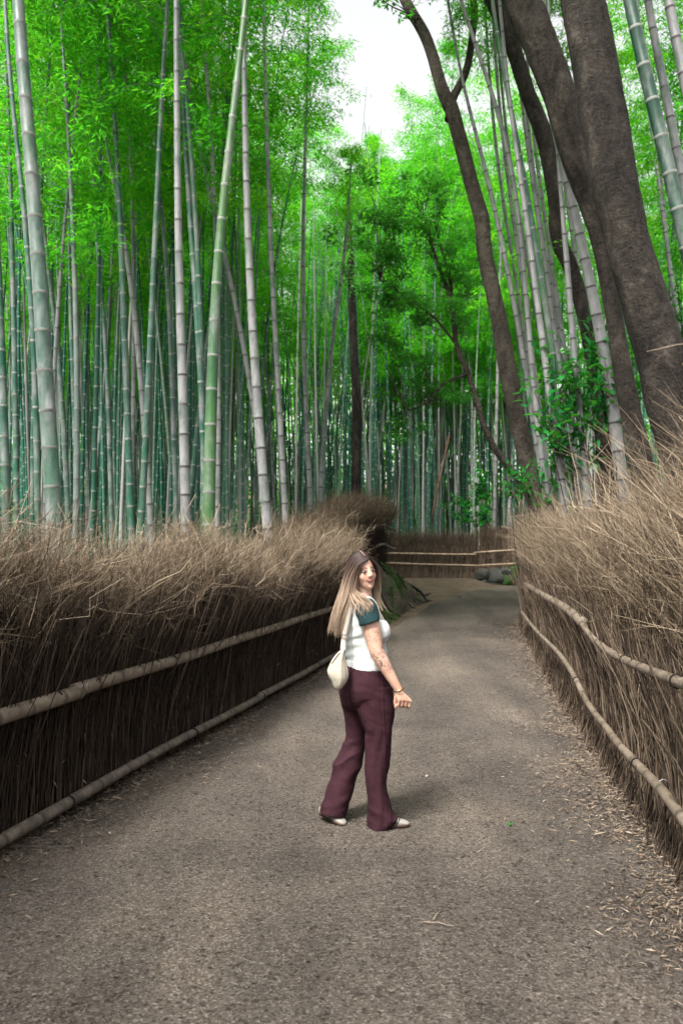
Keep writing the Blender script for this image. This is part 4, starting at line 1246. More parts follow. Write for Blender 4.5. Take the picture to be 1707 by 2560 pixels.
# two big trunks
tree('grey trunk slanting up-left just behind the biggest one', [(1640, 1330, 62), (1600, 1150, 54), (1566, 980, 46), (1535, 800, 40), (1505, 640, 38), (1481, 544, 46), (1434, 381, 70), (1400, 245, 80), (1354, 120, 86), (1302, 0, 90), (1230, -190, 70), (1180, -400, 40)], 10.2, [([(1240, -150, 40), (1200, -260, 30), (1100, -420, 14)], 10.2, 10.4)],
     [(1150, -330, 1.2, 10), (1290, -420, 1.4, 10.5), (1050, -430, 1.2, 10)], 'bark_mid', 13, 3000, (.09, .15))
tree('biggest bark trunk, leaning left behind the right fence', [(1790, 1420, 140), (1765, 1280, 132), (1715, 1119, 126), (1682, 1021, 121), (1641, 858, 117), (1577, 640, 109), (1541, 490, 112), (1520, 360, 113), (1496, 245, 114), (1477, 120, 112), (1456, 0, 108), (1420, -200, 97), (1400, -420, 65)], 8.2, [([(1430, -180, 60), (1500, -330, 44), (1600, -480, 20)], 8.2, 8.6)],
     [(1400, -430, 1.1, 8.2), (1560, -480, 1.1, 8.5), (1250, -470, 1.0, 8)], 'bark', 14, 3000, (.09, .15), lump=.04)
# thin tree with the dark crown
_r = np.random.default_rng(77)
T5C = []
for _x, _y, _w, _h, _n in ((1030, 500, 110, 110, 22), (960, 620, 90, 90, 18), (1090, 620, 90, 110, 16), (950, 740, 80, 70, 12), (1050, 780, 90, 90, 16), (1020, 910, 80, 70, 14), (1080, 970, 70, 60, 9), (990, 1030, 60, 50, 9), (1150, 760, 60, 110, 9)):
    for _k in range(_n):
        T5C.append((_x + _r.normal(0, _w * .55), _y + _r.normal(0, _h * .55), _r.uniform(.12, .32), 15.0 + _r.normal(0, .45)))
tree('thin crooked tree with a dark small-leaved crown beside the forked trunk', [(1345, 1420, 22), (1332, 1290, 20), (1317, 1233, 19), (1289, 1190, 18), (1235, 1119, 17), (1202, 1043, 15), (1170, 934, 14), (1142, 869, 13), (1131, 776, 12), (1110, 700, 10), (1088, 640, 8), (1060, 540, 5)], 15.2,
     [([(1128, 760, 9), (1125, 700, 8), (1100, 610, 6), (1082, 540, 4)], 15.2, 15.2), ([(1170, 934, 8), (1110, 960, 6), (1060, 1010, 5), (1010, 1030, 3)], 15.2, 14.8), ([(1140, 860, 8), (1080, 790, 6), (1010, 740, 5), (950, 700, 3)], 15.2, 14.9)],
     T5C, 'bark_pale', 15, 21000, (.055, .105), flare=0, twig_r=.008)
# the dark straight trunk on the left of the bend
tree('dark straight trunk among the culms above the rounded hedge', [(888, 1330, 27), (889, 1228, 25), (892, 1021, 24), (886, 900, 22), (881, 780, 20), (876, 660, 17), (872, 560, 14), (870, 480, 9)], 25.0, [], [(870, 500, .8, 25), (900, 460, .7, 25), (840, 540, .7, 25), (890, 600, .6, 24.6), (855, 660, .55, 24.6), (900, 720, .5, 24.6)], 'bark', 16, 4200, (.07, .12), flare=0)

# ---- leafy shrub hanging between the trunks and the right fence
def shrub(label, spots, d, n_per, leaf, seed, base_px, name='leafy_shrub', cat='shrub', mat='shrub_leaf'):
    rng = np.random.default_rng(seed)
    b = at(*base_px, d); b[2] = float(ground_z(b[0], d))
    root = thing(name, label, cat, b)
    gs = G(); gl = G()
    for (px, py, dr, rr) in spots:
        c = at(px, py, d + dr)
        mid = (b + c) / 2 + rng.normal(0, .1, 3) + [0, 0, .2]
        P = catmull([b, mid, c], 12)
        v, f = tubes(P, np.linspace(.013, .003, 12), 5); gs.add(v, f, .3)
        for s in range(4):
            e = c + rng.normal(0, rr, 3) * [1, 1, .6]
            Q = catmull([P[9], (P[9] + e) / 2 + rng.normal(0, .03, 3), e], 7)
            v, f = tubes(Q, np.linspace(.005, .002, 7), 4); gs.add(v, f, .3)
            n = n_per
            k = rng.integers(1, 7, n)
            bb = Q[k]
            dd = norm(Q[-1] - Q[0])[None] * .5 + rng.normal(0, .6, (n, 3)) + [0, 0, -.2]
            lv, lf = leaves(bb, dd, norm(rng.normal(0, .45, (n, 3)) + [0, 0, 1]), rng.uniform(*leaf, n), rng.uniform(leaf[0] * .45, leaf[1] * .45, n), .12)
            gl.add(lv, lf, np.repeat(np.clip(rng.normal(.5, .2, n), 0, 1), 4))
    part('stems', gs, [M['bark']], root)
    part('foliage', gl, [M[mat]], root, False)
shrub('broad-leaved green shrub hanging across the pale bamboo by the big trunk', [(1385, 900, 0, .28), (1420, 870, 0, .25), (1490, 830, 0, .25), (1530, 870, 0, .25), (1400, 960, 0, .3), (1345, 975, 0, .22), (1360, 1030, 0, .25), (1430, 1000, .1, .25), (1390, 1060, 0, .25), (1500, 910, 0, .25), (1540, 950, 0, .22), (1530, 1000, 0, .2), (1560, 820, 0, .22), (1580, 900, .2, .25), (1460, 960, .2, .25), (1420, 1110, .2, .22), (1480, 1080, .3, .25), (1470, 770, .2, .25)], 10.85, 11, (.12, .22), 21, (1500, 1500))
shrub('bright green sprig sprouting at the foot of the forked trunk', [(1275, 1165, 0, .12), (1295, 1200, 0, .12), (1355, 1165, 0, .12), (1320, 1160, 0, .1), (1380, 1200, 0, .12), (1345, 1230, 0, .12), (1265, 1190, 0, .1)], 12.4, 7, (.09, .15), 22, (1335, 1420))
shrub('small dark green bush behind the low fence at the bend', [(1185, 1225, 0, .3), (1170, 1270, 0, .35), (1210, 1255, 0, .3), (1190, 1300, 0, .3), (1215, 1210, 0, .2), (1165, 1240, 0, .3), (1200, 1180, 0, .2)], 25.2, 30, (.10, .2), 23, (1190, 1380), 'bush', 'bush')
shrub('leafy green shrub in the gap right of the biggest trunk', [(1690, 700, 0, .4), (1660, 760, 0, .4), (1710, 800, 0, .4), (1700, 640, 0, .4), (1740, 880, 0, .4)], 12, 24, (.08, .14), 24, (1760, 1500))

# ---- little plants and scraps on the ground
def sprout(label, px, py, n, leaf, seed, name='green_sprout', cat='plant', h=.04):
    rng = np.random.default_rng(seed)
    r = ray(px, py); t = -1.6 / r[2]
    b = np.array([0, 0, 1.6]) + r * t; b[2] = float(zg(b[1])) + .004
    g = G()
    bb = np.repeat(b[None], n, 0) + rng.normal(0, .008, (n, 3)); bb[:, 2] = b[2] + rng.uniform(.004, h, n)
    aa = rng.uniform(0, 6.28, n)
    v, f = leaves(bb - b, np.stack([np.cos(aa), np.sin(aa), rng.normal(.1, .2, n)], -1), norm(rng.normal(0, .3, (n, 3)) + [0, 0, 1]), rng.uniform(*leaf, n), rng.uniform(leaf[0] * .4, leaf[1] * .45, n))
    g.add(v, f, np.repeat(rng.uniform(.4, 1, n), 4))
    for k in range(0, n, 2):
        tv, tf = tubes(np.linspace((bb[k] - b) * [.2, .2, 0], bb[k] - b, 4), .0012, 3); g.add(tv, tf, .3)
    o = link(name, g.mesh(name, M['shrub_leaf'], False)); o.location = b
    tag(o, label, cat)
sprout('green sprout at the foot of the right fence, just below the lower rail', 1572, 1930, 7, (.025, .045), 31)
sprout('small green seedling in the litter further along the right fence', 1548, 1908, 5, (.02, .03), 32)
sprout('tiny green shoot by the stalks at the foot of the right fence', 1502, 1870, 4, (.015, .025), 33)
sprout('pale green leaf scrap lying on the gravel right of the woman', 1275, 2066, 5, (.02, .04), 34, 'leaf_scrap', 'leaf', .006)
sprout('tiny green weed in the litter at the foot of the left fence', 678, 1748, 4, (.02, .03), 35)
def straw_piece(label, a, b, r, seed):
    pts = []
    for p in (a, b):
        rr = ray(*p); t = -1.6 / rr[2]; pts.append(np.array([0, 0, 1.6]) + rr * t + [0, 0, .012])
    P = np.linspace(pts[0], pts[1], 5); P[2, 2] += .006
    g = G(); v, f = tubes(P - P[0], np.linspace(r, r * .6, 5), 5, True); g.add(v, f, .9)
    o = link('straw', g.mesh('straw', M['straw'])); o.location = P[0]
    tag(o, label, 'straw')
straw_piece('long pale straw lying on the gravel near the camera', (1055, 2310), (1136, 2322), .003, 1)
straw_piece('short dark twig lying beside the long pale straw', (1083, 2305), (1098, 2285), .003, 2)
straw_piece('thin forked twig on the gravel right of the woman', (1192, 2136), (1222, 2120), .0025, 3)
straw_piece('dark bent twig in the litter below the right fence', (1535, 2082), (1588, 2064), .004, 4)
rr = ray(1066, 1943); t = -1.6 / rr[2]; pb = np.array([0, 0, 1.6]) + rr * t
v, f = boulder(None, (.011, .011, .008), 4); g = G(); g.add(v, f); o = link('pebble', g.mesh('pebble', plain('pebble_white', (.42, .40, .38), .6))); o.location = pb + [0, 0, .008]
tag(o, 'small white pebble on the gravel right of the woman\'s trousers', 'pebble')

# ================================================================== the woman
PX, PD, PS = (900 - 853.5) / F_PX * 4.835, 4.835, .967
WO = thing('person', 'woman in white top and maroon trousers walking away, looking back over her shoulder', 'person', (PX, PD, 0))
WO.scale = (PS, PS, PS)
def A(u, v, y=0.):      # upper-body tracing (half millimetres) to metres in her own frame
    return np.array([(u - 686) / 2000, y, (3440 - v) / 2000])
def B(u, v, y=0.):      # lower-body tracing
    return np.array([(u - 686) / 2000, y, (2019 - v) / 2000])

def solid(g, voxel, smooth_it=4, factor=.5, shape=None):
    """one continuous surface grown round overlapping volumes"""
    me = g.mesh('tmp', [], True)
    o = bpy.data.objects.new('tmp', me); COL.objects.link(o)
    m = o.modifiers.new('r', 'REMESH'); m.mode = 'VOXEL'; m.voxel_size = voxel
    if smooth_it:
        s = o.modifiers.new('s', 'SMOOTH'); s.iterations = smooth_it; s.factor = factor
    dg = bpy.context.evaluated_depsgraph_get()
    out = bpy.data.meshes.new_from_object(o.evaluated_get(dg))
    bpy.data.objects.remove(o); bpy.data.meshes.remove(me)
    n = len(out.vertices)
    co = np.empty(n * 3, np.float32); out.vertices.foreach_get('co', co); co = co.reshape(-1, 3).astype(float)
    no = np.empty(n * 3, np.float32); out.vertices.foreach_get('normal', no); no = no.reshape(-1, 3).astype(float)
    if shape is not None:
        co = shape(co, no)
        out.vertices.foreach_set('co', co.astype(np.float32).ravel()); out.update()
    out.polygons.foreach_set('use_smooth', np.ones(len(out.polygons), bool))
    return out, co

def set_attr(me, vals, name='rnd'):
    a = me.attributes.get(name) or me.attributes.new(name, 'FLOAT', 'POINT')
    a.data.foreach_set('value', np.asarray(vals, np.float32))

def skin_mat():
    m, nt, out = new_mat('skin')
    v = objcoord(nt)
    c = ramp(nt, noise(nt, 18, 4, .6, v), [(.3, (.52, .30, .215)), (.7, (.60, .37, .28))])
    # fine dark drawings on the right arm
    n1 = noise(nt, 50, 2, .6, v, 1.2); n2 = noise(nt, 11, 2, .5, v)
    l = math_n(nt, 'ABSOLUTE', math_n(nt, 'SUBTRACT', n1, .5))
    line = math_n(nt, 'LESS_THAN', l, .022)
    area = math_n(nt, 'GREATER_THAN', n2, .50)
    blot = math_n(nt, 'GREATER_THAN', math_n(nt, 'MULTIPLY', n1, n2), .40)
    tat = math_n(nt, 'MULTIPLY', math_n(nt, 'MAXIMUM', math_n(nt, 'MULTIPLY', line, area), blot), rnd_attr(nt, 'ink'))
    c = mixc(nt, math_n(nt, 'MULTIPLY', tat, .82), c, (.025, .026, .034))
    # warmer cheeks, nose and knuckles
    c = mixc(nt, math_n(nt, 'MULTIPLY', rnd_attr(nt, 'flush'), .32), c, (.60, .17, .12))
    b = finish(nt, out, c, .5, None, 0, 0, .4)
    b.inputs['Subsurface Weight'].default_value = .12
    b.inputs['Subsurface Radius'].default_value = (.012, .005, .003)
    b.inputs['Subsurface Scale'].default_value = .6
    return m
M['skin'] = skin_mat()

# ---- head frame
HC = A(717, 350, -.012)
yaw = R(29)
hF = np.array([math.sin(yaw), -math.cos(yaw), .03]); hF /= np.linalg.norm(hF)
hU = np.array([-.17, 0, .985]); hU = hU - hF * (hU @ hF); hU /= np.linalg.norm(hU)
hR = np.cross(hF, hU)               # towards the right of the picture when looking at her face
if hR[0] < 0: hR = -hR
HM = np.stack([hR, hF, hU], 1)       # columns: right, forward, up
def H(r, f, u): return HC + HM @ np.array([r, f, u])

def build_body():
    g = G()
    add = lambda vf: g.add(*vf)
    # head
    add(ellipsoid(H(0, -.012, .026), (.072, .092, .088), HM))
    add(ellipsoid(H(0, .022, -.03), (.058, .066, .078), HM))
    add(ellipsoid(H(0, .040, -.072), (.043, .040, .040), HM))
    add(ellipsoid(H(0, .066, -.094), (.020, .018, .017), HM))           # chin
    for s in (-1, 1):
        add(ellipsoid(H(s * .034, .050, -.030), (.027, .022, .029), HM))   # cheeks
        add(ellipsoid(H(s * .073, -.010, -.004), (.010, .020, .030), HM))  # ears
        add(ellipsoid(H(s * .008, .094, -.029), (.008, .010, .007), HM))   # nostril wings
    add(capsule(H(0, .080, .014), H(0, .097, -.024), .0078, .0098))       # nose
    # neck and shoulders
    add(capsule(H(0, -.025, -.06), A(735, 720, .005), .050, .056))
    add(capsule(A(735, 760, .0), A(755, 800, -.13), .052, .050))
    add(capsule(A(735, 760, .02), A(735, 800, .14), .052, .050))
    # trunk
    rings = [(1640, 545, 1030, .13), (1450, 535, 1010, .125), (1300, 515, 995, .12), (1150, 490, 960, .13), (1000, 495, 925, .14), (880, 515, 910, .14), (790, 540, 885, .12), (720, 600, 840, .08)]
    add(loft([(A((a + b) / 2, v_), (b - a) / 4000, ry) for v_, a, b, ry in rings]))
    add(ellipsoid(B(740, 330, .0), (.135, .14, .15)))
    # legs inside the trousers
    for pts in ([(840, 400, -.06), (900, 1100, -.055), (905, 1950, -.05)], [(640, 450, .06), (640, 1050, .06), (345, 1900, .03)]):
        p = [B(*q) for q in pts]
        add(capsule(p[0], p[1], .075, .048)); add(capsule(p[1], p[2], .048, .032))
    # right arm, hanging and turned a little forward
    a0, a1, a2 = A(775, 805, -.155), A(868, 1290, -.205), A(1125, 1735, -.225)
    add(capsule(a0, a0 * .45 + a1 * .55, .053, .054)); add(capsule(a0 * .5 + a1 * .5, a1, .055, .043))
    add(capsule(a1, a1 * .7 + a2 * .3, .043, .042)); add(capsule(a1 * .75 + a2 * .25, a2, .043, .024))
    # left arm on the far side
    b0, b1, b2 = A(735, 805, .160), A(700, 1250, .225), A(830, 1640, .235)
    add(capsule(b0, b1, .055, .042)); add(capsule(b1, b2, .042, .024))
    # hands
    def hand(w, kn, yb, side):
        # palm
        for k in range(4):
            fr = (k - 1.5) / 1.5
            base = kn + np.array([.032 * fr, .006 * side * fr, .006 * (1 - abs(fr)) - .004 * fr])
            add(capsule(w + np.array([.014 * fr, 0, -.01]), base, .016, .0125, 10))
            m1 = base + np.array([-.006 + .002 * fr, .004 * side, -.034 + .003 * abs(fr)])
            m2 = m1 + np.array([-.008, .018 * side, -.012])
            m3 = m2 + np.array([-.006, .016 * side, .012])
            add(capsule(base, m1, .0094, .0086, 10)); add(capsule(m1, m2, .0086, .008, 10)); add(capsule(m2, m3, .008, .007, 10))
        t0 = w + np.array([-.018, .006 * side, -.022]); t1 = t0 + np.array([-.008, .006 * side, -.038]); t2 = t1 + np.array([.004, .004 * side, -.034])
        add(capsule(t0, t1, .014, .011, 10)); add(capsule(t1, t2, .011, .0088, 10))
    hand(A(1140, 1765, -.228), A(1200, 1865, -.232), -.23, 1)
    hand(A(835, 1660, .236), A(850, 1770, .24), .24, -1)
    me, co = solid(g, .0034, 3, .4)
    ne = len(me.edges); ed = np.empty(ne * 2, np.int32); me.edges.foreach_get('vertices', ed); ed = ed.reshape(-1, 2)
    deg = np.bincount(ed.ravel(), minlength=len(co))[:, None]
    wgt = np.where(co[:, 2] > 1.40, .6, 0.0) * (1 - .85 * np.exp(-(np.linalg.norm(co - H(0, .1, -.012), axis=1) / .020) ** 2))
    for _ in range(18):
        acc = np.stack([np.bincount(ed[:, 0], co[ed[:, 1], c], len(co)) + np.bincount(ed[:, 1], co[ed[:, 0], c], len(co)) for c in range(3)], -1)
        co = co + (acc / deg - co) * wgt[:, None]
    me.vertices.foreach_set('co', co.astype(np.float32).ravel()); me.update()
    ink = ((co[:, 1] < -.13) & (co[:, 2] < 1.27) & (co[:, 2] > .86) & (co[:, 0] > -.02)).astype(float)
    set_attr(me, ink, 'ink')
    fl = np.zeros(len(co))
    for c, r, k in ((H(-.038, .075, -.024), .026, .8), (H(.038, .075, -.024), .026, .8), (H(0, .112, -.022), .014, .9), (A(1190, 1900, -.23), .045, .55), (A(1120, 1950, -.22), .02, .6)):
        fl = np.maximum(fl, k * np.exp(-(np.linalg.norm(co - c, axis=1) / r) ** 2))
    set_attr(me, fl, 'flush')
    me.materials.append(M['skin'])
    return link('body', me, WO)
build_body()

# ---- face
def face():
    white = plain('eye_white', (.40, .38, .37), .35, .4); iris = plain('iris', (.05, .06, .045), .2, .5); lash = plain('lash', (.012, .008, .007), .7)
    brow = plain('brow', (.085, .048, .034), .9); lip = plain('lips', (.40, .16, .145), .4, .4, 60, .2); lipd = plain('lip_line', (.16, .035, .035), .6)
    for s in (-1, 1):
        c = H(s * .0305, .0715, .003)
        g = G()
        v, f = ellipsoid(c, (.0140, .0120, .0062), HM, 16, 10); g.add(v, f, .5, 0)
        v, f = ellipsoid(c + HM @ np.array([-s * .0005 - .002, .0085, 0]), (.0058, .0050, .0058), HM, 12, 8); g.add(v, f, .5, 1)
        P = np.stack([c + HM @ np.array([x, .0118 - 18 * x * x, .0068 - 22 * x * x]) for x in np.linspace(-.0165, .0165, 9)])
        v, f = tubes(P, .0014, 6, True); g.add(v, f, .5, 2)
        P = np.stack([c + HM @ np.array([x, .0115 - 18 * x * x, -.0062 + 16 * x * x]) for x in np.linspace(-.014, .014, 7)])
        v, f = tubes(P, .0010, 5, True); g.add(v, f, .5, 2)
        part('eye', g, [white, iris, lash], WO, local=True)
        P = np.stack([H(s * (.014 + .036 * t), .0845 - .026 * t * t, .0215 + .007 * math.sin(t * 2.4) - .003 * t) for t in np.linspace(0, 1, 8)])
        g = G(); v, f = tubes(P, np.linspace(.0028, .0012, 8), 6, True); g.add(v, f); part('eyebrow', g, [brow], WO, local=True)
    g = G()
    xs = np.linspace(-.0255, .0255, 13)
    cur = lambda x, z0, k, f0: H(x, f0 - 15 * x * x, z0 + k * x * x)
    v, f = tubes(np.stack([cur(x, -.0560, 10, .0880) for x in xs]), .0030 * np.sqrt(np.maximum(1 - (xs / .0262) ** 2, .05)), 8, True); g.add(v, f, .5, 0)
    v, f = tubes(np.stack([cur(x, -.0630, 15, .0868) for x in xs]), .0038 * np.sqrt(np.maximum(1 - (xs / .0262) ** 2, .05)), 8, True); g.add(v, f, .5, 0)
    xs = np.linspace(-.030, .030, 13)
    v, f = tubes(np.stack([cur(x, -.0594, 13, .0905) for x in xs]), .0013, 6, True); g.add(v, f, .5, 1)
    part('mouth', g, [lip, lipd], WO, local=True)
face()

# ---- hair
def hair_mat():
    m, nt, out = new_mat('hair')
    tc = N(nt, 'ShaderNodeTexCoord'); sp = N(nt, 'ShaderNodeSeparateXYZ'); nt.links.new(tc.outputs['Object'], sp.inputs[0])
    mr = N(nt, 'ShaderNodeMapRange'); nt.links.new(sp.outputs['Z'], mr.inputs[0]); mr.inputs[1].default_value = 1.36; mr.inputs[2].default_value = 1.64
    z = math_n(nt, 'ADD', mr.outputs[0], math_n(nt, 'MULTIPLY', math_n(nt, 'SUBTRACT', rnd_attr(nt), .5), .45))
    c = ramp(nt, z, [(.0, (.33, .245, .175)), (.35, (.25, .178, .128)), (.62, (.115, .072, .052)), (.82, (.040, .020, .017)), (1, (.026, .013, .012))])
    c = mixc(nt, 1, c, ramp(nt, rnd_attr(nt), [(0, (.62, .6, .58)), (1, (1.25, 1.22, 1.2))]), 'MULTIPLY')
    finish(nt, out, c, .5, None, 0, 0, .3)
    return m
M['hair'] = hair_mat()
def hair():
    g = G()
    # the close cap of hair over the skull
    v, (q, t1, t2) = ellipsoid((0, 0, 0), (1, 1, 1), None, 48, 30)
    loc = v * np.array([.0765, .0965, .0955]) + np.array([0, -.014, .030])
    def keep(i):
        p = loc[i].mean(1)
        hairline = .090 - 1.45 * np.maximum(np.abs(p[:, 0] + .002) - .006, 0)
        return (p[:, 1] < .005) | (p[:, 2] > hairline)
    low = lambda i: loc[i].mean(1)[:, 2] > -.085
    wv = loc @ HM.T + HC
    k = keep(q) & low(q); k1 = keep(t1) & low(t1); k2 = keep(t2) & low(t2)
    g.add(wv, [q[k], t1[k1], t2[k2]], .35)
    S_ = [
     [[(738, 168, -.03), (640, 190, -.05), (575, 300, -.05), (530, 480, -.05), (462, 640, -.07), (405, 800, -.10), (350, 980, -.12), (318, 1075, -.12)],
      [(748, 175, -.05), (660, 230, -.08), (600, 350, -.08), (555, 500, -.085), (490, 680, -.11), (430, 850, -.14), (395, 1000, -.15), (372, 1115, -.15)],
      [(757, 185, -.07), (675, 265, -.09), (615, 395, -.09), (572, 540, -.095), (515, 690, -.13), (462, 860, -.16), (440, 1000, -.165), (430, 1125, -.165)],
      [(705, 150, .03), (600, 205, .05), (550, 320, .045), (508, 520, .03), (450, 700, -.01), (390, 870, -.05), (355, 985, -.08), (335, 1085, -.09)]],
     [[(766, 188, -.078), (664, 248, -.092), (582, 400, -.060), (548, 520, -.068), (600, 640, -.14), (640, 760, -.225), (612, 865, -.235)],
      [(770, 194, -.08), (668, 254, -.093), (586, 410, -.062), (552, 540, -.07), (650, 640, -.15), (725, 725, -.225), (706, 860, -.245)],
      [(774, 200, -.082), (672, 260, -.094), (590, 425, -.063), (558, 560, -.075), (680, 650, -.15), (780, 715, -.22), (762, 800, -.24)],
      [(762, 184, -.076), (654, 250, -.09), (572, 420, -.058), (540, 560, -.068), (575, 690, -.16), (640, 800, -.23), (690, 870, -.245)]],
     [[(790, 192, -.065), (856, 238, -.035), (892, 325, -.008), (900, 480, .02), (905, 600, .03), (942, 700, 0), (1000, 832, -.03)],
      [(782, 192, -.03), (842, 235, .02), (878, 320, .045), (894, 460, .055), (890, 600, .05), (880, 700, .0), (872, 760, -.04)],
      [(786, 186, -.045), (856, 232, -.005), (894, 325, .022), (905, 480, .04), (912, 620, .03), (895, 740, .0), (935, 862, -.05)]]]
    rng = np.random.default_rng(9)
    # the ellipsoid that strands may not enter
    er = np.array([.080, .098, .099]); ec = np.array([0, -.014, .030])
    for bi, (bundle, n) in enumerate(zip(S_, (600, 105, 70))):
        gd = np.stack([catmull([A(*p) for p in b], 16) for b in bundle])
        t = np.linspace(0, 1, 16)
        # locks, each with its own wave; strands gather into them towards the ends
        nl = (46, 16, 9)[bi]
        li = rng.integers(0, len(gd), nl); lj = np.clip(li + rng.integers(-1, 2, nl), 0, len(gd) - 1)
        lw = rng.random(nl)[:, None, None]
        LK = gd[li] * (1 - lw) + gd[lj] * lw
        ph = rng.uniform(0, 6.28, (nl, 1)); fq = rng.uniform(5, 9, (nl, 1))
        wave = .011 * t[None] ** 1.3 * np.sin(t[None] * fq + ph)
        LK = LK + wave[..., None] * np.array([1, .3, .15]) + rng.normal(0, 1, (nl, 1, 3)) * (.003 + .012 * t)[None, :, None] * np.array([1, .7, .6])
        k_ = rng.integers(0, nl, n)
        sp_ = (.0105 * np.minimum(1, .12 + t * 2.4) * (1 - .72 * t ** 2.2))[None, :, None]
        P = LK[k_] + rng.normal(0, 1, (n, 1, 3)) * sp_ * np.array([1, .8, .5])
        fly = rng.random(n) < .06
        P = P + (fly[:, None, None] * rng.normal(0, .016, (n, 1, 3)) * (t ** 1.5)[None, :, None])
        lockcol = rng.normal(0, .16, nl)[k_]
        cut = np.minimum(rng.uniform(.58, 1.15, n), 1.0)[:, None, None]
        root = P[:, :1]
        # shorten some strands
        u = np.clip(t[None] * cut[:, :, 0], 0, 1) * 15
        k0 = np.minimum(u.astype(int), 14); fr = (u - k0)[..., None]
        ii = np.arange(n)[:, None]
        P = P[ii, k0] * (1 - fr) + P[ii, k0 + 1] * fr
        L = (P - HC) @ HM - ec
        q_ = np.linalg.norm(L / er, axis=-1, keepdims=True)
        push = np.where(q_ < 1.02, 1.02 / np.maximum(q_, .2), 1)
        # only the part beside the skull is pushed out
        P = np.where((t[None, :, None] < .45), (L * push + ec) @ HM.T + HC, P)
        rad = rng.uniform(.0016, .0033, n)[:, None] * np.where(t < .7, 1, 1 - (t - .7) / .32)[None]
        v, f = tubes(P, np.maximum(rad, .0004), 5)
        g.add(v, f, np.repeat(np.clip(.5 + lockcol + rng.normal(0, .16, n), 0, 1), 16 * 5))
    pa = np.stack([HC + HM @ (ec + er * 1.045 * np.array([-.06, math.sin(R(a)), math.cos(R(a))])) for a in np.linspace(-5, 48, 9)])
    v, f = tubes(pa, np.linspace(.0012, .0026, 9), 6, True); g.add(v, f, .5, 1)
    part('hair', g, [M['hair'], plain('scalp', (.30, .20, .17), .7)], WO, local=True)
hair()

# ---- clothes
def cloth_mat(name, c0, c1, scale, weave=400, bump=.3, rough=.9):
    m, nt, out = new_mat(name)
    v = objcoord(nt)
    n1 = noise(nt, scale, 5, .6, v); n2 = noise(nt, weave, 2, .5, v)
    c = ramp(nt, n1, [(.3, c0), (.7, c1)])
    c = mixc(nt, .5, c, ramp(nt, n2, [(.3, (.8, .8, .8)), (.7, (1.1, 1.1, 1.1))]), 'MULTIPLY')
    b = finish(nt, out, c, rough, math_n(nt, 'ADD', n1, math_n(nt, 'MULTIPLY', n2, .25)), bump, .006, .15)
    return m
M['maroon'] = cloth_mat('maroon', (.034, .0125, .018), (.052, .019, .026), 14, 260)
M['white_knit'] = cloth_mat('white_knit', (.58, .61, .595), (.66, .685, .665), 9, 300, .15)
M['teal'] = cloth_mat('teal', (.012, .032, .036), (.018, .044, .048), 10, 300, .2)
M['canvas'] = cloth_mat('canvas', (.44, .39, .31), (.56, .50, .41), 8, 300, .3)
M['canvas_strap'] = cloth_mat('canvas_strap', (.60, .53, .45), (.68, .61, .53), 8, 300, .2)

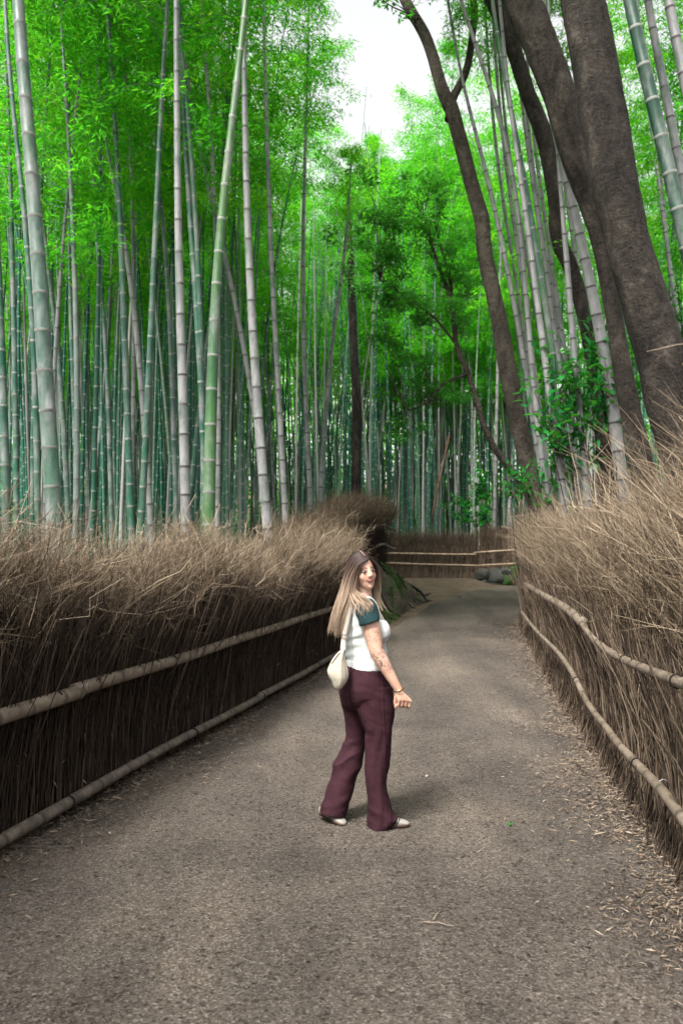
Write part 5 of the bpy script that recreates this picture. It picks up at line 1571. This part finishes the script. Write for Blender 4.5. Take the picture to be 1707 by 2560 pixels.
def trousers():
    g = G()
    near = [(330, 520, 1085, .12, -.045), (500, 560, 1100, .115, -.05), (600, 600, 1100, .11, -.055), (700, 650, 1095, .105, -.058), (800, 690, 1085, .10, -.06), (900, 728, 1075, .095, -.06), (1000, 735, 1065, .092, -.06), (1100, 738, 1060, .09, -.06), (1200, 735, 1050, .09, -.06),
            (1300, 728, 1040, .09, -.06), (1400, 732, 1016, .09, -.06), (1500, 740, 1004, .09, -.06), (1600, 752, 1014, .092, -.06), (1700, 768, 1038, .095, -.06), (1800, 768, 1066, .10, -.06), (1870, 767, 1105, .102, -.06), (1920, 766, 1140, .104, -.06), (1965, 765, 1120, .103, -.06), (2008, 764, 1062, .10, -.06), (2032, 764, 1040, .098, -.06)]
    g.add(*loft([(B((a + b) / 2, v_, y), (b - a) / 4000, ry) for v_, a, b, ry, y in near], 28))
    far = [(300, 430, 900, .12, .05), (500, 432, 860, .11, .06), (600, 450, 840, .105, .065), (700, 470, 800, .10, .07), (800, 487, 790, .095, .07), (900, 500, 780, .092, .07), (980, 508, 765, .09, .07), (1050, 492, 758, .09, .068), (1150, 440, 745, .09, .065), (1300, 357, 722, .09, .055), (1400, 333, 690, .09, .05),
           (1500, 310, 650, .09, .045), (1600, 278, 615, .092, .04), (1700, 240, 580, .094, .035), (1800, 205, 552, .097, .03), (1880, 180, 532, .10, .028)]
    rings = [(B((a + b) / 2, v_, y), (b - a) / 4000, ry) for v_, a, b, ry, y in far]
    rings.append((B(346, 1912, .028), .088, .099, -.15))
    g.add(*loft(rings, 28))
    pel = [(50, 530, 1025, .148), (150, 490, 1045, .16), (250, 445, 1068, .17), (350, 418, 1084, .175), (450, 424, 1095, .17), (560, 450, 1090, .14), (640, 520, 1040, .10)]
    g.add(*loft([(B((a + b) / 2, v_), (b - a) / 4000, ry) for v_, a, b, ry in pel], 28))
    g.add(*ellipsoid(B(672, 370, -.085), (.085, .085, .115)))
    g.add(*ellipsoid(B(560, 400, .06), (.072, .085, .11)))
    def shape(co, no):
        z = co[:, 2]; v_ = 2019 - z * 2000; u = co[:, 0] * 2000 + 686
        out = np.zeros(len(co))
        # slanting pulls behind the knee and down the shin of the trailing leg
        farleg = smooth(30, -60, u - (735 - np.maximum(v_ - 1290, 0) * .28))
        k = (u * .42 + v_)
        kk = k / 34 + 1.1 * np.sin(u / 80) + 1.3 * np.sin(v_ / 170)
        fold = 1 - np.abs(np.sin(kk * .5)) * 2
        out += farleg * smooth(980, 1080, v_) * (1 - smooth(1450, 1800, v_)) * .0075 * fold * (.6 + .4 * np.sin(v_ / 97 + u / 60)) * (no[:, 1] < .3)
        out += farleg * smooth(1600, 1700, v_) * (1 - smooth(1780, 1850, v_)) * .003 * np.sin(k / 30)
        # long soft drapes down the standing leg
        nearleg = 1 - farleg
        out += nearleg * smooth(600, 1000, v_) * .0022 * np.sin(u / 19 + .006 * v_ + np.sin(v_ / 160))
        out += nearleg * smooth(1700, 1800, v_) * (1 - smooth(1900, 1960, v_)) * .0025 * np.sin((v_ - u * .5) / 30)
        # pull lines below the seat
        out += smooth(420, 560, v_) * (1 - smooth(800, 950, v_)) * .004 * np.sin((u * .8 - v_ * .35) / 24)
        # the seat crease and the side seam
        crease = np.interp(v_, [150, 350, 500, 700, 900], [560, 520, 545, 640, 725])
        out -= .010 * np.exp(-((u - crease) / 22) ** 2) * smooth(120, 320, v_) * (1 - smooth(850, 1000, v_)) * (no[:, 1] < .2)
        seam = np.interp(v_, [120, 400, 1000, 2000], [945, 952, 972, 990])
        out += .003 * np.exp(-((u - seam) / 9) ** 2) * (no[:, 1] < .3) * nearleg
        out += .0015 * vnoise(co, 30, 3)
        co = co + no * out[:, None]
        co[:, 2] = np.maximum(co[:, 2], .004)
        return co
    me, co = solid(g, .0055, 3, .5, shape)
    me.materials.append(M['maroon'])
    link('trousers', me, WO)
trousers()

def shirt():
    g = G()
    rings = [(1545, 522, 1038, .158), (1500, 520, 1036, .156), (1440, 512, 1030, .150), (1300, 490, 1020, .146), (1200, 470, 1000, .150), (1100, 458, 965, .158), (1000, 466, 945, .166), (900, 486, 935, .168), (800, 508, 920, .160), (740, 535, 890, .140), (695, 575, 860, .105), (655, 615, 815, .075)]
    g.add(*loft([(A((a + b) / 2, v_), (b - a) / 4000, ry) for v_, a, b, ry in rings], 32))
    for y in (-.075, .085):
        g.add(*ellipsoid(A(945, 1085, y), (.056, .072, .072)))
    for y, s in ((-.12, -1), (.13, 1)):
        g.add(*capsule(A(735, 790, y * .4), A(760, 815, y), .050, .050))
    def shape(co, no):
        v_ = 3440 - co[:, 2] * 2000; u = co[:, 0] * 2000 + 686
        out = smooth(1080, 1170, v_) * (1 - smooth(1410, 1470, v_)) * .0030 * np.sin(v_ / 19 + (u - 700) * .016 + 1.6 * np.sin(u / 75)) * (.5 + .5 * np.sin(u / 55 + v_ / 130))
        out += .004 * np.sin((v_ + u * .7) / 30) * smooth(950, 1050, v_) * (1 - smooth(1100, 1200, v_)) * (u < 760)
        out += .002 * smooth(1430, 1445, v_) - .0025 * smooth(1415, 1430, v_) * (1 - smooth(1436, 1450, v_))
        return co + no * out[:, None]
    me, co = solid(g, .006, 4, .5, shape)
    me.materials.append(M['white_knit'])
    link('shirt', me, WO)
    for s, y0 in ((-1, -.155), (1, .165)):
        g = G()
        if s < 0:
            rr = [(672, 730, 815, .04, -.085, 0), (700, 690, 850, .055, -.11, 0), (745, 645, 882, .068, -.135, 0), (800, 625, 898, .072, -.152, 0), (860, 628, 908, .073, -.165, .05), (910, 645, 914, .072, -.176, .15), (955, 668, 915, .069, -.184, .28)]
        else:
            rr = [(690, 690, 800, .05, .11, 0), (745, 650, 850, .066, .14, 0), (860, 630, 850, .07, .17, 0), (955, 630, 840, .068, .185, 0)]
        g.add(*loft([(A((a + b) / 2, v_, y), (b - a) / 4000, ry, tz) for v_, a, b, ry, y, tz in rr], 24))
        def shape(co, no):
            u = co[:, 0] * 2000 + 686; v_ = 3440 - co[:, 2] * 2000
            out = .004 * np.sin((u * .8 + v_ * .6) / 22) * smooth(780, 840, v_) * smooth(760, 690, u)
            return co + no * out[:, None]
        me, co = solid(g, .0055, 3, .5, shape)
        me.materials.append(M['teal'])
        link('sleeve', me, WO)
shirt()

# ---- bracelet
c = A(1133, 1742, -.226); ax = norm(A(1125, 1735, -.225) - A(868, 1290, -.205)); n1 = norm(np.cross(ax, [0, 1, 0])); n2 = np.cross(ax, n1)
aa = np.linspace(0, 2 * math.pi, 33)
P = np.stack([c + .030 * (np.cos(a) * (n1 * .95 + ax * .22) + np.sin(a) * n2) for a in aa])
g = G(); v, f = tubes(P, .0034, 8); g.add(v, f)
part('bracelet', g, [plain('gold', (.75, .52, .26), .22, .5, None, metal=1.0)], WO, local=True)

# ---- shoes
M['shoe_white'] = plain('shoe_white', (.34, .315, .285), .55, .3, 40, .15)
M['shoe_tan'] = plain('shoe_tan', (.21, .16, .125), .85, .2, 60, .2)
M['gum'] = plain('gum', (.055, .028, .02), .6, .3, 30, .2)
M['black'] = plain('black_leather', (.012, .011, .012), .5, .3)
def shoe(loc, yaw_, pitch, scale):
    root = bpy.data.objects.new('shoe', None); COL.objects.link(root); root.parent = WO
    root.location = loc; root.rotation_euler = (0, pitch, yaw_); root.scale = (scale,) * 3
    st = np.linspace(0, 1, 15)
    half = np.interp(st, [0, .04, .15, .35, .6, .75, .9, .97, 1], [.012, .028, .034, .032, .042, .046, .040, .026, .010])
    top = np.interp(st, [0, .04, .15, .3, .45, .6, .75, .9, 1], [.060, .072, .078, .078, .082, .068, .052, .042, .026])
    def strip(z0f, z1f, wk, n=18):
        ang = np.linspace(0, 2 * math.pi, n, endpoint=False)
        vs = []
        for s_, h_, t_ in zip(st, half * wk, top):
            lo, hi = z0f(s_, t_), z1f(s_, t_)
            y = h_ * np.sign(np.cos(ang)) * np.abs(np.cos(ang)) ** .7
            z = (lo + hi) / 2 + (hi - lo) / 2 * np.sign(np.sin(ang)) * np.abs(np.sin(ang)) ** .75
            vs.append(np.stack([np.full(n, s_ * .265), y, z], -1))
        v = np.stack(vs); idx = np.arange(v.shape[0] * n).reshape(-1, n)
        a = idx[:-1]; b = np.roll(a, -1, 1); d = idx[1:]; c = np.roll(d, -1, 1)
        return v.reshape(-1, 3), [np.stack([a, d, c, b], -1).reshape(-1, 4), idx[0].reshape(1, n), idx[-1, ::-1].reshape(1, n)]
    g = G(); v, f = strip(lambda s, t: .010, lambda s, t: t, 1.0); g.add(v, f); part('upper', g, [M['shoe_white']], root, local=True)
    g = G(); v, f = strip(lambda s, t: 0.0, lambda s, t: .028 + .006 * (s < .25), 1.07); g.add(v, f); part('sole', g, [M['gum']], root, local=True)
    # suede toe piece, a skin over the tip
    g = G(); v, f = strip(lambda s, t: .012, lambda s, t: t + .002, 1.03); v2 = v.copy(); v2[:, 0] = .195 + (v[:, 0] / .265) * .071
    sm = .735 + v[:, 0] / .265 * .265
    v2[:, 1] = np.sign(v[:, 1]) * np.minimum(np.abs(v[:, 1]) / np.maximum(np.repeat(half * 1.03, 18), 1e-6), 1) * np.interp(sm, st, half) * 1.035
    zt = np.interp(sm, st, top); zo = np.repeat(top + .002, 18)
    v2[:, 2] = .012 + (v[:, 2] - .012) / np.maximum(zo - .012, 1e-6) * (zt * .86 - .012)
    g.add(v2, f); part('toe_cap', g, [M['shoe_tan']], root, local=True)
    for k in range(3):
        x0 = .118 + .020 * k
        for sd in (-1, 1):
            pts = []
            for q in np.linspace(0, 1, 5):
                x = x0 + .030 * q; s_ = x / .265
                zz = .024 + .042 * q; tt = np.interp(s_, st, top); hh = np.interp(s_, st, half)
                sinv = np.clip((zz - (tt + .01) / 2) / ((tt - .01) / 2), -.98, .98)
                sn = np.sign(sinv) * abs(sinv) ** (1 / .75); cs = math.sqrt(max(1 - sn * sn, .01))
                pts.append([x, sd * (hh * cs ** .7 + .0006), zz])
            g = G(); v, f = tubes(np.array(pts), .0042, 6, True); v[:, 1] = sd * np.abs(v[:, 1])
            g.add(v, f); part('stripe', g, [M['black']], root, local=True)
    return root
shoe(Vector(B(835, 2018, -.085)), R(6), 0, .85)
rs = shoe(Vector(B(168, 1985, .075)), R(-28), 0, .80)
rs.location = Vector(B(170, 1948, .06)); rs.rotation_euler = (0, R(10.5), R(-36)); rs.scale = (.78,) * 3

# ---- the canvas bag hanging behind her
BG = thing('shoulder_bag', 'beige canvas shoulder bag with a long strap, hanging at the woman\'s back', 'bag', (PX + A(410, 1530)[0] * PS, PD - .16 * PS, A(410, 1755)[2] * PS))
BG.scale = (PS, PS, PS)
bo = (np.array(BG.location) - np.array([PX, PD, 0])) / PS
def bag():
    rings = [(1272, 452, 492, .012), (1300, 425, 492, .022), (1340, 385, 492, .032), (1400, 338, 500, .042), (1470, 302, 514, .052), (1530, 280, 526, .058), (1590, 296, 530, .060), (1640, 326, 518, .056), (1690, 346, 490, .047), (1730, 364, 455, .034), (1752, 384, 425, .018)]
    R_ = catmull([(v_, a, b, ry) for v_, a, b, ry in rings], 40)
    S = 48; ang = np.arange(S) * 2 * math.pi / S
    vs = []
    for v_, a, b, ry in R_:
        k = 1 + .075 * np.sin(5 * ang + 1.0 + (v_ - 1272) * .002) * np.interp(v_, [1272, 1450, 1752], [1.0, .75, .25]) + .03 * np.sin(11 * ang + v_ * .006)
        c = A((a + b) / 2, v_, -.185)
        vs.append(np.stack([c[0] + np.cos(ang) * (b - a) / 4000 * k, c[1] + np.sin(ang) * ry * k, np.full(S, c[2])], -1))
    v = np.concatenate(vs) - bo
    idx = np.arange(len(v)).reshape(-1, S)
    a = idx[:-1]; b = np.roll(a, -1, 1); d = idx[1:]; c = np.roll(d, -1, 1)
    g = G(); g.add(v, [np.stack([a, d, c, b], -1).reshape(-1, 4), idx[0].reshape(1, S), idx[-1, ::-1].reshape(1, S)])
    part('pouch', g, [M['canvas']], BG, local=True)
    # zip along the shoulder of the pouch
    P = np.stack([A(u, v_, y) - bo for u, v_, y in ((430, 1296, -.212), (385, 1345, -.219), (350, 1390, -.222), (328, 1425, -.222))])
    g = G(); vv, f = tubes(catmull(P, 12), .0045, 6, True); g.add(vv, f); part('zip', g, [M['canvas_strap']], BG, local=True)
    # strap: from the pouch up the back, over the shoulder, down the front
    ctr = catmull([(470, 1275, -.185), (480, 1180, -.168), (497, 1080, -.168), (520, 960, -.166), (548, 830, -.150), (582, 720, -.118), (625, 668, -.085), (690, 640, -.06), (770, 668, -.03), (850, 760, .0), (930, 900, .03), (980, 1000, .04)], 60)
    Pc = np.stack([A(*q) for q in ctr]) - bo
    t = norm(np.gradient(Pc, axis=0)); side = norm(np.cross(t, np.array([.15, -1, .25])))
    side = np.where(side[:, :1] < 0, -side, side)
    nn = np.cross(side, t)
    w, th = .0155, .0015
    ring = np.stack([Pc + side * w + nn * th, Pc - side * w + nn * th, Pc - side * w - nn * th, Pc + side * w - nn * th], 1)
    idx = np.arange(ring.shape[0] * 4).reshape(-1, 4)
    a = idx[:-1]; b = np.roll(a, -1, 1); d = idx[1:]; c = np.roll(d, -1, 1)
    g = G(); g.add(ring.reshape(-1, 3), [np.stack([a, b, c, d], -1).reshape(-1, 4), idx[0].reshape(1, 4), idx[-1].reshape(1, 4)])
    part('strap', g, [M['canvas_strap']], BG, False, local=True)
    k = 9
    cc = Pc[k] - np.array([0, .006, 0]); s_, t_ = side[k], t[k]
    sq = [cc + s_ * x * .019 + t_ * y * .013 for x, y in ((-1, -1), (1, -1), (1, 1), (-1, 1), (-1, -1), (1, -1))]
    g = G(); vv, f = tubes(np.array(sq), .002, 5); g.add(vv, f); part('buckle', g, [plain('buckle', (.5, .5, .5), .35, .5, metal=1.0)], BG, False, local=True)
bag()
bpy.context.view_layer.update()
